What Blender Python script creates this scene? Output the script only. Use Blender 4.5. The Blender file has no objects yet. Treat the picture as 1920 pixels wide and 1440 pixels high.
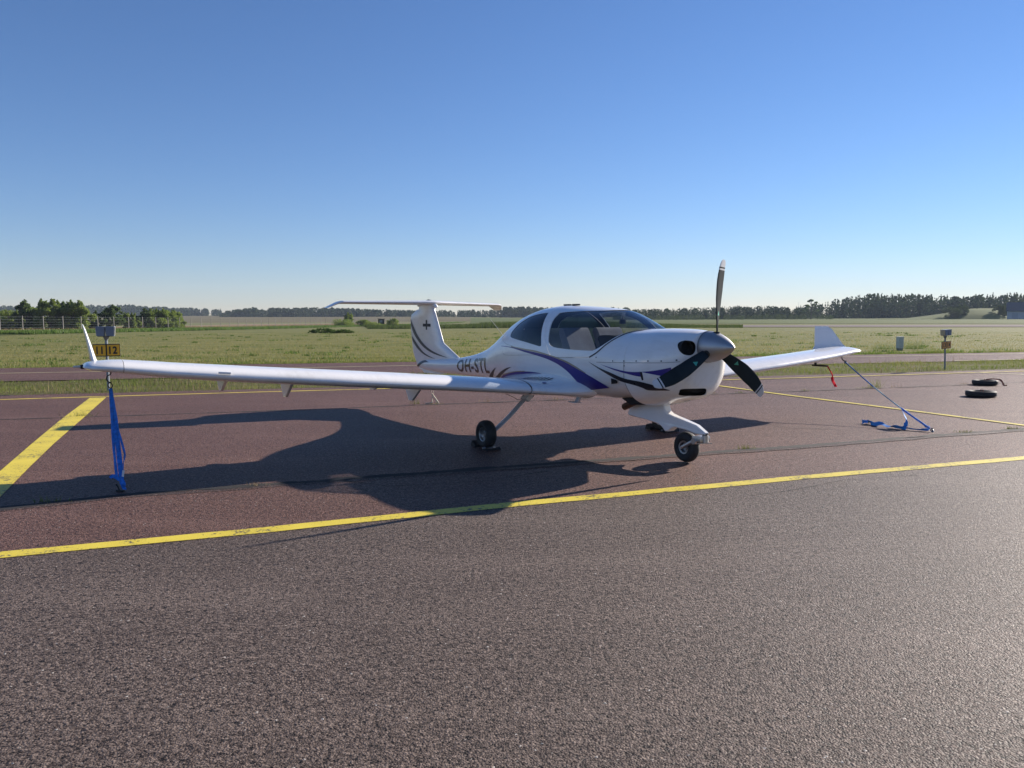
import bpy, bmesh, math, random
import numpy as np
from mathutils import Vector, Matrix, noise as mnoise
from mathutils.geometry import tessellate_polygon
rnd = random.Random(11)
nrg = np.random.default_rng(5)
SC = bpy.context.scene
COL = SC.collection
PI = math.pi
sin, cos, rad = math.sin, math.cos, math.radians

# ------------------------------------------------------------------ helpers
def ptag(o, label=None, cat=None, group=None, kind=None):
    if label: o['label'] = label
    if cat: o['category'] = cat
    if group: o['group'] = group
    if kind: o['kind'] = kind
    return o

def mobj(name, verts, faces, mat, parent=None, smooth=True, mi=None, loc=None):
    me = bpy.data.meshes.new(name)
    me.from_pydata([tuple(v) for v in verts], [], [tuple(f) for f in faces])
    for m in (mat if isinstance(mat, (list, tuple)) else [mat]): me.materials.append(m)
    if mi is not None: me.polygons.foreach_set('material_index', mi)
    if smooth: me.polygons.foreach_set('use_smooth', [True]*len(me.polygons))
    me.update()
    o = bpy.data.objects.new(name, me); COL.objects.link(o)
    if parent: o.parent = parent
    if loc: o.location = loc
    return o

def empty(name, loc=(0, 0, 0), rz=0.0):
    o = bpy.data.objects.new(name, None); COL.objects.link(o)
    o.location = loc; o.rotation_euler = (0, 0, rz); o.empty_display_size = .2
    return o

class MB:
    """collects shapes into one mesh"""
    def __init__(s): s.v = []; s.f = []; s.m = []; s.cur = 0
    def add(s, vs, fs):
        b = len(s.v); s.v += [tuple(v) for v in vs]
        for f in fs: s.f.append(tuple(i+b for i in f)); s.m.append(s.cur)
        return s
    def box(s, c, d, rot=None, bev=0.0):
        x, y, z = [k/2 for k in d]
        if bev <= 0:
            P = [Vector((a*x, b*y, e*z)) for a in (-1, 1) for b in (-1, 1) for e in (-1, 1)]
            F = [(0, 1, 3, 2), (4, 6, 7, 5), (0, 4, 5, 1), (2, 3, 7, 6), (0, 2, 6, 4), (1, 5, 7, 3)]
        else:
            bm = bmesh.new(); bmesh.ops.create_cube(bm, size=1)
            for v in bm.verts: v.co = Vector((v.co.x*2*x, v.co.y*2*y, v.co.z*2*z))
            bmesh.ops.bevel(bm, geom=bm.edges[:], offset=bev, segments=2, profile=.7, affect='EDGES')
            bm.verts.index_update(); P = [v.co.copy() for v in bm.verts]; F = [[v.index for v in f.verts] for f in bm.faces]; bm.free()
        if rot is not None: P = [rot @ p for p in P]
        return s.add([p + Vector(c) for p in P], F)
    def tube(s, pts, r, n=8, cap=True, flat=None):
        """round tube along points; r number or list; flat=(w,h,up) gives an oval/ribbon section"""
        pts = [Vector(p) for p in pts]; N = len(pts)
        rs = r if isinstance(r, (list, tuple)) else [r]*N
        V = []; up = None
        for i, p in enumerate(pts):
            d = (pts[min(i+1, N-1)] - pts[max(i-1, 0)])
            d = d.normalized() if d.length > 1e-9 else Vector((0, 0, 1))
            if up is None:
                up = Vector(flat[2]) if flat else (Vector((0, 0, 1)) if abs(d.z) < .9 else Vector((1, 0, 0)))
            a = d.cross(up); a = a.normalized() if a.length > 1e-6 else Vector((1, 0, 0)); b = a.cross(d).normalized(); up = b
            for k in range(n):
                t = 2*PI*(k+.5)/n
                if flat: q = a*(cos(t)*flat[0]) + b*(sin(t)*flat[1])
                else: q = (a*cos(t) + b*sin(t))*rs[i]
                V.append(p+q)
        F = [(i*n+k, i*n+(k+1) % n, (i+1)*n+(k+1) % n, (i+1)*n+k) for i in range(N-1) for k in range(n)]
        if cap: F += [tuple(range(n-1, -1, -1)), tuple(range((N-1)*n, N*n))]
        return s.add(V, F)
    def lathe(s, prof, M=None, n=32, cap=False):
        """prof: (radius, height) about local z, placed with matrix M"""
        M = M or Matrix(); V = []
        for r, h in prof:
            for k in range(n):
                t = 2*PI*k/n; V.append(M @ Vector((r*cos(t), r*sin(t), h)))
        F = [(i*n+k, i*n+(k+1) % n, (i+1)*n+(k+1) % n, (i+1)*n+k) for i in range(len(prof)-1) for k in range(n)]
        if cap: F += [tuple(range(n-1, -1, -1)), tuple(range((len(prof)-1)*n, len(prof)*n))]
        return s.add(V, F)
    def ext(s, poly, a, b, fn):
        """extrude 2D polygon; fn(u,v,w) -> xyz, w from a to b"""
        n = len(poly)
        V = [fn(u, v, a) for u, v in poly] + [fn(u, v, b) for u, v in poly]
        tri = tessellate_polygon([[Vector((u, v, 0)) for u, v in poly]])
        F = [tuple(t) for t in tri] + [tuple(i+n for i in reversed(t)) for t in tri]
        F += [(i, (i+1) % n, (i+1) % n+n, i+n) for i in range(n)]
        return s.add(V, F)
    def build(s, name, mat, parent=None, smooth=True, auto=None, loc=None):
        me = bpy.data.meshes.new(name); me.from_pydata(s.v, [], s.f)
        for m in (mat if isinstance(mat, (list, tuple)) else [mat]): me.materials.append(m)
        me.polygons.foreach_set('material_index', s.m); me.update()
        bm = bmesh.new(); bm.from_mesh(me); bmesh.ops.recalc_face_normals(bm, faces=bm.faces)
        if smooth:
            for f in bm.faces: f.smooth = True
            for e in bm.edges:
                if len(e.link_faces) == 2 and e.calc_face_angle(0) > (auto or .6): e.smooth = False
        bm.to_mesh(me); bm.free()
        o = bpy.data.objects.new(name, me); COL.objects.link(o)
        if parent: o.parent = parent
        if loc: o.location = loc
        return o

def crom(pts, k=6, closed=False):
    """Catmull-Rom resample of a list of tuples"""
    P = [Vector(p) for p in pts]; n = len(P); out = []
    rng = range(n) if closed else range(n-1)
    for i in rng:
        if closed: p0, p1, p2, p3 = P[i-1], P[i], P[(i+1) % n], P[(i+2) % n]
        else: p0, p1, p2, p3 = P[max(i-1, 0)], P[i], P[i+1], P[min(i+2, n-1)]
        for j in range(k):
            t = j/k
            out.append(.5*((2*p1)+(p2-p0)*t+(2*p0-5*p1+4*p2-p3)*t*t+(3*p1-p0-3*p2+p3)*t**3))
    if not closed: out.append(P[-1])
    return [tuple(v) for v in out]

# ------------------------------------------------------------------ materials
class NT:
    def __init__(s, name):
        s.mat = bpy.data.materials.new(name); s.mat.use_nodes = True
        s.t = s.mat.node_tree; s.t.nodes.clear(); s.out = s.n('ShaderNodeOutputMaterial')
    def n(s, typ, **kw):
        nd = s.t.nodes.new(typ)
        for k, v in kw.items():
            if k.startswith('i_'):
                key = k[2:].replace('_', ' ')
                nd.inputs[int(key) if key.isdigit() else key].default_value = v
            else: setattr(nd, k, v)
        return nd
    def l(s, a, b): s.t.links.new(a, b)
    def ramp(s, fac, stops, interp='LINEAR'):
        r = s.n('ShaderNodeValToRGB'); r.color_ramp.interpolation = interp
        e = r.color_ramp.elements
        while len(e) > 1: e.remove(e[-1])
        e[0].position = stops[0][0]; e[0].color = c4(stops[0][1])
        for p, c in stops[1:]:
            x = e.new(p); x.color = c4(c)
        s.l(fac, r.inputs['Fac']); return r.outputs['Color']
    def noise(s, vec, scale, detail=4, rough=.5, dist=0.0):
        n = s.n('ShaderNodeTexNoise'); n.inputs['Scale'].default_value = scale
        n.inputs['Detail'].default_value = detail; n.inputs['Roughness'].default_value = rough; n.inputs['Distortion'].default_value = dist
        s.l(vec, n.inputs['Vector']); return n.outputs['Fac']
    def mix(s, fac, a, b, mode='MIX'):
        m = s.n('ShaderNodeMix', data_type='RGBA', blend_type=mode)
        for sock, v in ((m.inputs[0], fac), (m.inputs[6], a), (m.inputs[7], b)):
            if hasattr(v, 'links'): s.l(v, sock)
            elif isinstance(v, (int, float)): sock.default_value = v
            else: sock.default_value = c4(v)
        return m.outputs[2]
    def math(s, op, a, b=0.0, clamp=False):
        m = s.n('ShaderNodeMath', operation=op, use_clamp=clamp)
        for sock, v in ((m.inputs[0], a), (m.inputs[1], b)):
            if hasattr(v, 'links'): s.l(v, sock)
            else: sock.default_value = v
        return m.outputs[0]
    def bump(s, h, strength=.5, dist=.01, normal=None):
        b = s.n('ShaderNodeBump'); b.inputs['Strength'].default_value = strength; b.inputs['Distance'].default_value = dist
        s.l(h, b.inputs['Height'])
        if normal: s.l(normal, b.inputs['Normal'])
        return b.outputs[0]
    def pos(s): return s.n('ShaderNodeNewGeometry').outputs['Position']
    def objc(s): return s.n('ShaderNodeTexCoord').outputs['Object']
    def island(s): return s.n('ShaderNodeNewGeometry').outputs['Random Per Island']
    def scale(s, vec, sc):
        m = s.n('ShaderNodeMapping'); m.inputs['Scale'].default_value = sc; s.l(vec, m.inputs['Vector']); return m.outputs[0]
    def bsdf(s, col, rough=.5, metal=0.0, normal=None, coat=0.0, spec=None, **kw):
        b = s.n('ShaderNodeBsdfPrincipled')
        for key, v in (('Base Color', col), ('Roughness', rough), ('Metallic', metal), ('Coat Weight', coat)):
            if hasattr(v, 'links'): s.l(v, b.inputs[key])
            elif key == 'Base Color': b.inputs[key].default_value = c4(v)
            else: b.inputs[key].default_value = v
        if spec is not None: b.inputs['Specular IOR Level'].default_value = spec
        for k, v in kw.items(): b.inputs[k].default_value = v
        if normal: s.l(normal, b.inputs['Normal'])
        return b
    def done(s, sh):
        s.l(sh.outputs[0] if hasattr(sh, 'outputs') else sh, s.out.inputs['Surface']); return s.mat
def c4(c): return (c[0], c[1], c[2], 1.0) if len(c) == 3 else tuple(c)

def simple(name, col, rough=.5, metal=0.0, var=.08, nscale=6, coat=0.0, spec=None, bump=0.0):
    m = NT(name); p = m.objc()
    f = m.noise(p, nscale, 5, .6)
    d = tuple(max(0, c*(1-var*2.2)) for c in col); b = tuple(min(1, c*(1+var)) for c in col)
    colr = m.ramp(f, [(.3, d), (.7, b)])
    rr = m.math('ADD', m.math('MULTIPLY', m.noise(p, nscale*4, 3), .16), rough-.08)
    nm = m.bump(m.noise(p, nscale*12, 3), bump, .003) if bump else None
    return m.done(m.bsdf(colr, rr, metal, nm, coat, spec))

# white aircraft paint: slight dirt mottling and faint film of dust
def paint_mat():
    m = NT('white_paint'); p = m.objc()
    f = m.noise(p, 1.7, 6, .6); g = m.noise(m.scale(p, (1.0, 6, 6)), 3.0, 5, .65)
    c = m.ramp(m.math('ADD', m.math('MULTIPLY', f, .5), m.math('MULTIPLY', g, .5)), [(.3, (.70, .69, .67)), (.5, (.79, .785, .775)), (.8, (.81, .81, .81))])
    r = m.math('ADD', m.math('MULTIPLY', m.noise(p, 9, 4), .18), .14)
    wav = m.bump(m.noise(p, 3.5, 2, .4), .05, .004)
    return m.done(m.bsdf(c, r, 0, wav, .5, None, **{'Coat Roughness': .07}))
WHITE = paint_mat()
INSIDE = simple('cabin_lining', (.055, .055, .06), .8, var=.1)
DARKIN = simple('engine_bay_dark', (.012, .012, .013), .8)
NAVY = simple('navy_stripe', (.022, .012, .20), .42, coat=.15, var=.03)
TAUPE = simple('taupe_stripe', (.060, .063, .064), .5, coat=.05, var=.05)
BLACKST = simple('black_stripe', (.018, .018, .024), .3, coat=.5, var=.05)
GOLD = simple('bronze_stripe', (.34, .27, .19), .35, coat=.4, var=.06)
SEAM = simple('seam_rubber', (.03, .032, .036), .6)
SEAMG = simple('panel_gap', (.17, .17, .18), .6)
RUB = simple('tyre_rubber', (.018, .018, .019), .72, var=.2, bump=.3)
ALU = simple('brushed_aluminium', (.55, .55, .56), .35, 1.0, var=.08, nscale=20)
STEEL = simple('worn_steel', (.30, .30, .31), .42, .9, var=.15, nscale=14)
LEGP = simple('grey_leg_paint', (.50, .51, .52), .35, coat=.3, var=.06)
SEAT = simple('seat_fabric', (.24, .235, .25), .85, var=.12, bump=.3)
PANEL = simple('black_panel', (.02, .02, .022), .6)
SPIN = simple('spinner_metal', (.42, .42, .43), .46, .80, var=.05, nscale=5)
BLADE = simple('blade_grey', (.022, .032, .038), .65, var=.12, spec=.05)
BLTIP = simple('blade_tip_white', (.55, .56, .58), .4, var=.06)
GREEN = simple('green_emblem', (.05, .38, .28), .5)
BLUEST = simple('blue_webbing', (.018, .18, .62), .75, var=.2, nscale=30, bump=.4)
LBLUE2 = simple('sunlit_blue_webbing', (.03, .25, .72), .7, var=.15)  # brighter copy of the blue webbing, sunlight put into the colour
LBLUE = simple('pale_webbing', (.22, .45, .62), .6, var=.1)
ROPE = simple('white_rope', (.50, .47, .38), .85, var=.15, nscale=40)
RED = simple('red_ribbon', (.80, .012, .03), .9, var=.1, spec=.05)
RUST = simple('rusty_red_rope', (.20, .045, .032), .85, var=.2, nscale=25)
BLK = simple('black_plastic', (.012, .012, .013), .45)
GALV = simple('galvanised_grey', (.22, .25, .28), .45, .35, var=.1, nscale=12)
BOXG = simple('lamp_box_grey', (.17, .21, .27), .5, .1, var=.08)
SIGNY = simple('sign_amber', (1.0, .50, .02), .5, var=.06)
SIGNY2 = simple('sign_amber_faded', (.80, .38, .08), .6, var=.12)
CONC = simple('concrete_post', (.25, .235, .205), .85, var=.14, nscale=3)
WOODD = simple('dark_wood', (.055, .045, .04), .85, var=.25)
CLEARL = simple('lamp_lens', (.55, .58, .60), .1, .0)

def glass_mat(name, tint, gl=1.0):
    m = NT(name)
    tr = m.n('ShaderNodeBsdfTransparent'); tr.inputs[0].default_value = c4(tint)
    g = m.n('ShaderNodeBsdfGlossy'); g.inputs['Roughness'].default_value = .03; g.inputs[0].default_value = (.9, .92, .95, 1)
    lw = m.n('ShaderNodeLayerWeight'); lw.inputs['Blend'].default_value = .5
    fr = m.math('ADD', m.math('MULTIPLY', m.math('POWER', lw.outputs['Facing'], 4.5), .9), .045)
    mx = m.n('ShaderNodeMixShader'); m.l(m.math('MULTIPLY', fr, gl, True), mx.inputs[0]); m.l(tr.outputs[0], mx.inputs[1]); m.l(g.outputs[0], mx.inputs[2])
    return m.done(mx)
GLASS = glass_mat('canopy_plexiglass', (.62, .66, .70))
GLASSD = glass_mat('tinted_rear_plexiglass', (.10, .15, .18), .9)

# ------------------------------------------------------------------ aircraft surface definition
# station s aft of the spinner tip: (s, z top, z bottom, z widest, half width, upper exponent, lower exponent)
TAB = [(.385,1.486,1.158,1.322,.164,2.0,2.0),(.395,1.488,1.02,1.29,.235,2.1,2.1),(.42,1.485,.86,1.23,.29,2.2,2.2),(.47,1.496,.785,1.19,.36,2.3,2.3),(.55,1.505,.735,1.17,.415,2.3,2.4),
(.70,1.512,.70,1.14,.47,2.3,2.4),(.90,1.514,.645,1.11,.52,2.3,2.4),(1.13,1.507,.605,1.10,.555,2.3,2.5),(1.27,1.505,.600,1.09,.572,2.3,2.5),
(1.43,1.578,.605,1.085,.585,2.25,2.5),(1.63,1.669,.645,1.08,.598,2.2,2.5),(1.86,1.742,.640,1.08,.604,2.2,2.5),(2.27,1.774,.630,1.08,.606,2.2,2.5),
(2.62,1.792,.620,1.08,.600,2.2,2.5),(2.99,1.805,.610,1.08,.585,2.2,2.5),(3.38,1.780,.605,1.07,.555,2.2,2.4),(3.79,1.708,.605,1.05,.500,2.15,2.3),
(4.16,1.600,.612,1.02,.430,2.1,2.2),(4.47,1.459,.622,.985,.368,2.1,2.1),(4.80,1.296,.632,.945,.306,2.1,2.1),(5.14,1.159,.640,.905,.256,2.1,2.1),
(5.59,1.048,.648,.865,.210,2.1,2.1),(5.98,.987,.652,.835,.180,2.1,2.1),(6.34,.945,.652,.815,.160,2.1,2.1),(7.00,.900,.648,.785,.122,2.1,2.1),
(7.60,.860,.655,.765,.082,2.1,2.1),(8.00,.810,.690,.755,.045,2.0,2.0)]
TA = np.array(TAB)
def _slopes(x, y):
    h = np.diff(x); d = np.diff(y)/h; m = np.zeros_like(y)
    for i in range(1, len(x)-1):
        if d[i-1]*d[i] > 0:
            w1 = 2*h[i]+h[i-1]; w2 = h[i]+2*h[i-1]; m[i] = (w1+w2)/(w1/d[i-1]+w2/d[i])
    m[0] = d[0]; m[-1] = d[-1]; return m
SL = [_slopes(TA[:, 0], TA[:, k]) for k in range(7)]
def sec(s):
    x = TA[:, 0]; s = min(max(s, x[0]), x[-1]); i = min(max(int(np.searchsorted(x, s))-1, 0), len(x)-2)
    h = x[i+1]-x[i]; u = (s-x[i])/h; r = []
    for k in range(1, 7):
        a, b, ma, mb = TA[i, k], TA[i+1, k], SL[k][i]*h, SL[k][i+1]*h
        r.append(float((2*u**3-3*u**2+1)*a+(u**3-2*u**2+u)*ma+(-2*u**3+3*u**2)*b+(u**3-u**2)*mb))
    return r
def TS(s, z):
    zt, zb, zc, hw, nt, nb = sec(s)
    q, n = ((z-zc)/(zt-zc), nt) if z > zc else ((zc-z)/(zc-zb), nb)
    return hw*max(0., 1-abs(q)**n)**(1/n) if abs(q) < 1 else 0.
FLE = [(.60,6.2),(.945,6.34),(1.126,6.80),(1.188,6.97),(1.409,7.10),(1.749,7.31),(1.90,7.38)]
FTE = [(.60,7.7),(.655,8.02),(.75,8.17),(.974,8.34),(1.39,8.43),(1.62,8.45),(1.70,8.40),(1.80,8.12),(1.9,8.06)]
def fle(z): return float(np.interp(z, [a for a, b in FLE], [b for a, b in FLE]))
def fte(z): return float(np.interp(z, [a for a, b in FTE], [b for a, b in FTE]))
def naca(x): return 2.969*math.sqrt(max(x, 0))-1.26*x-3.516*x*x+2.843*x**3-1.036*x**4
def TF(s, z):
    a, b = fle(z), fte(z)
    return .052*naca((s-a)/(b-a)) if a < s < b else 0.
BANK = .0105      # the aeroplane stands very slightly wing-high on its far... near side
def SH(s, t, z):
    return (s, t, z + BANK*t*min(1, max(0, (z-.3)/.3)))

# ------------------------------------------------------------------ aeroplane
PX, PY, YAW = 2.3374, 8.1877, 1.0326
plane = empty('light_aircraft', (PX, PY, 0), PI-YAW)
ptag(plane, 'white four-seat propeller aeroplane with navy stripes, T-tail and upturned winglets parked on the red apron', 'aeroplane')

def loft_shell(s0, s1, ns, nphi=168, inset=0.0, belly=None):
    V = []; F = []
    S = np.linspace(s0, s1, ns) if not hasattr(s0, '__len__') else s0
    S = list(S)
    for s in S:
        zt, zb, zc, hw, nt, nb = sec(s)
        if belly: zb = belly(s, zb)
        zt -= inset; zb += inset; hw -= inset
        for k in range(nphi):
            a = 2*PI*k/nphi; c, sn = cos(a), sin(a)
            n = nt if sn > 0 else nb
            t = hw*math.copysign(abs(c)**(2/n), c); z = zc+((zt-zc) if sn > 0 else (zc-zb))*math.copysign(abs(sn)**(2/n), sn)
            V.append(SH(s, t, z))
    for i in range(len(S)-1):
        for k in range(nphi):
            F.append((i*nphi+k, (i+1)*nphi+k, (i+1)*nphi+(k+1) % nphi, i*nphi+(k+1) % nphi))
    return V, F

def boolean(o, cutter, op='DIFFERENCE'):
    md = o.modifiers.new('b', 'BOOLEAN'); md.operation = op; md.object = cutter; md.solver = 'EXACT'
    try: md.material_mode = 'INDEX'
    except Exception: pass
def bake(o):
    dg = bpy.context.evaluated_depsgraph_get(); dg.update()
    me = bpy.data.meshes.new_from_object(o.evaluated_get(dg)); old = o.data; nm = old.name
    o.modifiers.clear(); o.data = me; bpy.data.meshes.remove(old); me.name = nm
    bm = bmesh.new(); bm.from_mesh(me)
    for f in bm.faces: f.smooth = True
    for e in bm.edges: e.smooth = not (len(e.link_faces) == 2 and e.calc_face_angle(0) > .7)
    bm.to_mesh(me); bm.free()
def prism(poly, w=1.0, mat=None):
    mb = MB(); mb.ext(poly, -w, w, lambda u, v, q: SH(u, q, v) if False else (u, q, v + BANK*q))
    o = mb.build('cutter', mat or WHITE, plane, False); bpy.context.view_layer.update(); return o
def shell_obj(name, V, F, mats, thick=.012):
    o = mobj(name, V, F, mats, plane)
    bm = bmesh.new(); bm.from_mesh(o.data); bmesh.ops.recalc_face_normals(bm, faces=bm.faces)
    # make sure normals point outward
    c = sum((f.normal.dot(f.calc_center_median()-Vector((f.calc_center_median().x, 0, 1.1))) for f in bm.faces))
    if c < 0: bmesh.ops.reverse_faces(bm, faces=bm.faces)
    bm.to_mesh(o.data); bm.free()
    md = o.modifiers.new('sol', 'SOLIDIFY'); md.thickness = thick; md.offset = -1; md.material_offset = 1; md.use_even_offset = True
    bake(o); return o

WIN = [(2.677,1.328),(2.727,1.466),(2.770,1.585),(2.772,1.66),(2.72,1.705),(2.264,1.723),(1.95,1.727),(1.80,1.735)]
WINF = [(1.80,1.95),(1.00,1.95),(1.235,1.52),(1.278,1.503),(1.305,1.492)]
WINB = [(1.338,1.469),(1.392,1.424),(1.482,1.352),(1.590,1.283),(1.68,1.247),(1.74,1.239),(2.081,1.238),(2.437,1.250),(2.582,1.268),(2.645,1.292)]
win_poly = crom(WIN, 4) + WINF + crom(WINB, 4)
REAR = [(3.91,1.389),(3.88,1.445),(3.75,1.555),(3.573,1.633),(3.302,1.684),(3.08,1.700),(3.03,1.69),(2.97,1.591),(2.93,1.499),(2.885,1.394),(2.842,1.289),(2.862,1.258),(3.048,1.276),(3.293,1.303),(3.614,1.332),(3.85,1.356)]
rear_poly = crom(REAR, 3, True)
CAN = [(1.216,1.498),(1.297,1.482),(1.338,1.450),(1.397,1.393),(1.50,1.311),(1.605,1.228),(1.743,1.163),(1.901,1.146),(2.238,1.132),(2.48,1.129),(2.60,1.155),(2.673,1.235),(2.788,1.395),(2.88,1.55),(2.96,1.68),(3.01,1.80),(3.02,1.95)]
can_poly = crom(CAN, 4) + [(1.05, 1.95), (1.15, 1.52)]
def inset_poly(poly, d):
    n = len(poly); A = sum(poly[i][0]*poly[(i+1) % n][1]-poly[(i+1) % n][0]*poly[i][1] for i in range(n))
    sg = 1 if A > 0 else -1; out = []
    for i in range(n):
        a, b, c = Vector(poly[i-1][:2]), Vector(poly[i][:2]), Vector(poly[(i+1) % n][:2])
        e = (c-a); e = e.normalized() if e.length > 1e-9 else Vector((1, 0)); nn = Vector((-e.y, e.x))*sg
        out.append(tuple(b+nn*d))
    return out
# fuselage, cowling, canopy frame
belly = lambda s, zb: max(zb, .70-.06*min(1, max(0, (s-1.14)/.6))) if s < 1.9 else zb
Sf = list(np.linspace(1.143, 4.4, 120)) + list(np.linspace(4.44, 8.0, 60))
fus = shell_obj('fuselage', *loft_shell(Sf, None, None, belly=belly), [WHITE, INSIDE])
c1 = prism([p[:2] for p in can_poly]); c2 = prism([p[:2] for p in rear_poly])
for c in (c1, c2): boolean(fus, c)
bake(fus)
can = shell_obj('canopy_frame', *loft_shell(list(np.linspace(1.143, 3.3, 110)), None, None), [WHITE, INSIDE])
c3 = prism(inset_poly([p[:2] for p in can_poly], .006)); c4_ = prism([p[:2] for p in win_poly])
boolean(can, c3, 'INTERSECT'); boolean(can, c4_); bake(can)
cowl = shell_obj('engine_cowling', *loft_shell(list(.385+.755*np.linspace(0, 1, 90)**1.6), None, None, 180), [WHITE, DARKIN], .010)
# cooling inlets: two oval holes beside the spinner and a chin inlet
def oval_cut(tc, zc, rt, rz, s0, s1, n=28, pw=2.2, slant=0.0):
    poly = []
    for k in range(n):
        a = 2*PI*k/n; c, sn = cos(a), sin(a)
        u = rt*math.copysign(abs(c)**(2/pw), c); v = rz*math.copysign(abs(sn)**(2/pw), sn)
        poly.append((tc+u+slant*v, zc+v))
    mb = MB(); mb.ext(poly, s0, s1, lambda u, v, w: (w, u, v + BANK*u))
    o = mb.build('cutter', WHITE, plane, False); bpy.context.view_layer.update(); return o
cuts = [oval_cut(sg*.262, 1.31, .088, .080, .2, .62) for sg in (1, -1)] + [oval_cut(.115, .822, .160, .043, .2, .60, pw=5, slant=.45)]
for c in cuts: boolean(cowl, c)
bake(cowl)
for c in [c1, c2, c3, c4_]+cuts: bpy.data.objects.remove(c)
Vl, Fl = loft_shell(list(.50+.62*np.linspace(0, 1, 24)), None, None, 64, inset=.055)
Fl += [tuple(range(64)), tuple(range(len(Vl)-64, len(Vl)))]
mb = MB(); mb.add(Vl, Fl); mb.build('dark_inlet_backing', DARKIN, plane)  # added near-black inner skin, blocks the see-through and keeps the inlets dark
# dark ducts behind the inlets, with a rounded white lip
for sg in (1, -1):
    mb = MB(); mb.lathe([(.084, .0), (.075, .10), (.02, .16), (.0, .16)], Matrix.Translation((.44, sg*.262, 1.31+BANK*sg*.262)) @ Matrix.Rotation(PI/2, 4, 'Y'), 24)
    mb.build('air_inlet', DARKIN, plane)
# glass: an inner skin where it shows through the openings
def pip(x, y, P):
    r = False; n = len(P); j = n-1
    for i in range(n):
        if (P[i][1] > y) != (P[j][1] > y) and x < (P[j][0]-P[i][0])*(y-P[i][1])/(P[j][1]-P[i][1])+P[i][0]: r = not r
        j = i
    return r
def skin(name, poly, S, mat, side=0, grow=.022):
    V, F = loft_shell(S, None, None, 168, inset=.005)
    P = inset_poly([p[:2] for p in poly], -grow); F2 = []
    for f in F:
        x = sum(V[i][0] for i in f)/4; t = sum(V[i][1] for i in f)/4; z = sum(V[i][2] for i in f)/4-BANK*t
        if side and t*side < 0: continue
        if pip(x, z, P): F2.append(f[::-1])
    used = sorted({i for f in F2 for i in f}); mp = {u: k for k, u in enumerate(used)}
    return mobj(name, [V[u] for u in used], [[mp[i] for i in f] for f in F2], mat, plane)
skin('canopy_glass', win_poly, list(np.linspace(1.2, 2.85, 130)), GLASS)
for sg in (1, -1): skin('rear_window', rear_poly, list(np.linspace(2.8, 4.0, 100)), GLASSD, sg)

# --- livery laid on the surface
def onskin(s, z, side, off=.0045, fn=TS):
    t = fn(s, z); e = .004
    dts = (fn(s+e, z)-fn(s-e, z))/(2*e); dtz = (fn(s, z+e)-fn(s, z-e))/(2*e)
    nv = Vector((-dts, 1, -dtz)).normalized()
    if t <= 0: nv = Vector((0, 1, 0))
    p = Vector((s, t, z))+nv*off
    return SH(p.x, side*p.y, p.z)
def stripe(name, U, L, mat, fn=TS, sides=(1, -1), n=60, m=7, off=.0045, parent=None):
    def res(P):
        P = crom(P, 8); P = [Vector(p[:2]) for p in P]; d = [0]
        for a, b in zip(P, P[1:]): d.append(d[-1]+(b-a).length)
        return [Vector((float(np.interp(x*d[-1], d, [p.x for p in P])), float(np.interp(x*d[-1], d, [p.y for p in P])))) for x in np.linspace(0, 1, n)]
    A, B = res(U), res(L)
    for sd in sides:
        V = [onskin(*(A[i].lerp(B[i], j/m)), sd, off, fn) for i in range(n) for j in range(m+1)]
        F = [(i*(m+1)+j, i*(m+1)+j+1, (i+1)*(m+1)+j+1, (i+1)*(m+1)+j) for i in range(n-1) for j in range(m)]
        if sd > 0: F = [f[::-1] for f in F]
        mobj(name, V, F, mat, parent or plane)
strU = [(4.195,1.224),(3.72,1.221),(3.26,1.192),(2.882,1.168),(2.545,1.133),(2.237,1.078),(1.957,1.0),(1.756,.94),(1.583,.874),(1.441,.813)]
strL = [(4.195,1.218),(3.717,1.208),(3.257,1.165),(2.88,1.128),(2.608,1.090),(2.357,1.030),(2.16,.943),(2.06,.850),(1.987,.777),(1.914,.748)]
stripe('swoosh_stripe', strU, strL, NAVY, m=8)
goldU = [(3.75,1.235),(3.264,1.211),(2.957,1.197),(2.546,1.148),(2.237,1.099),(2.009,1.037),(1.82,.970)]
goldL = [(3.75,1.222),(3.26,1.192),(2.95,1.176),(2.545,1.133),(2.237,1.078),(1.99,1.010),(1.82,.960)]
stripe('bronze_edge', goldU, goldL, GOLD, off=.0035)
s2U = [(4.46,.715),(4.399,.738),(4.22,.785),(4.04,.815),(3.678,.865),(3.299,.898),(3.059,.905),(2.846,.900),(2.679,.885)]
s2L = [(4.30,.715),(4.22,.738),(4.10,.762),(3.989,.778),(3.621,.826),(3.325,.858),(3.075,.877),(2.854,.885),(2.68,.883)]
stripe('swoosh_stripe', s2U, s2L, NAVY)
stripe('bronze_edge', [(a+.015, b+.010) for a, b in s2U[2:6]], s2U[2:6], GOLD, off=.0035)
stripe('taupe_stripe', [(3.719,.937),(3.94,.909),(4.22,.844),(4.523,.758),(4.783,.690)], [(3.719,.937),(3.912,.892),(4.163,.819),(4.409,.747),(4.56,.690)], TAUPE)
stripe('taupe_stripe', [(4.417,.889),(4.565,.847),(4.757,.776),(4.95,.700)], [(4.417,.889),(4.520,.838),(4.66,.765),(4.80,.700)], TAUPE)
stripe('swoosh_stripe', [(1.53,1.087),(1.309,1.050),(1.1,1.026),(.905,1.031),(.698,1.058),(.531,1.097)], [(1.53,1.087),(1.31,1.035),(1.102,1.001),(.911,.978),(.695,.984),(.517,1.028)], NAVY)
stripe('black_stripe', [(1.749,1.108),(1.539,1.042),(1.357,.998),(1.153,.945),(.926,.921),(.784,.896),(.688,.868),(.606,.846)], [(1.749,1.106),(1.54,1.023),(1.363,.958),(1.201,.906),(1.014,.875),(.917,.850),(.849,.827),(.61,.840)], BLACKST)
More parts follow.
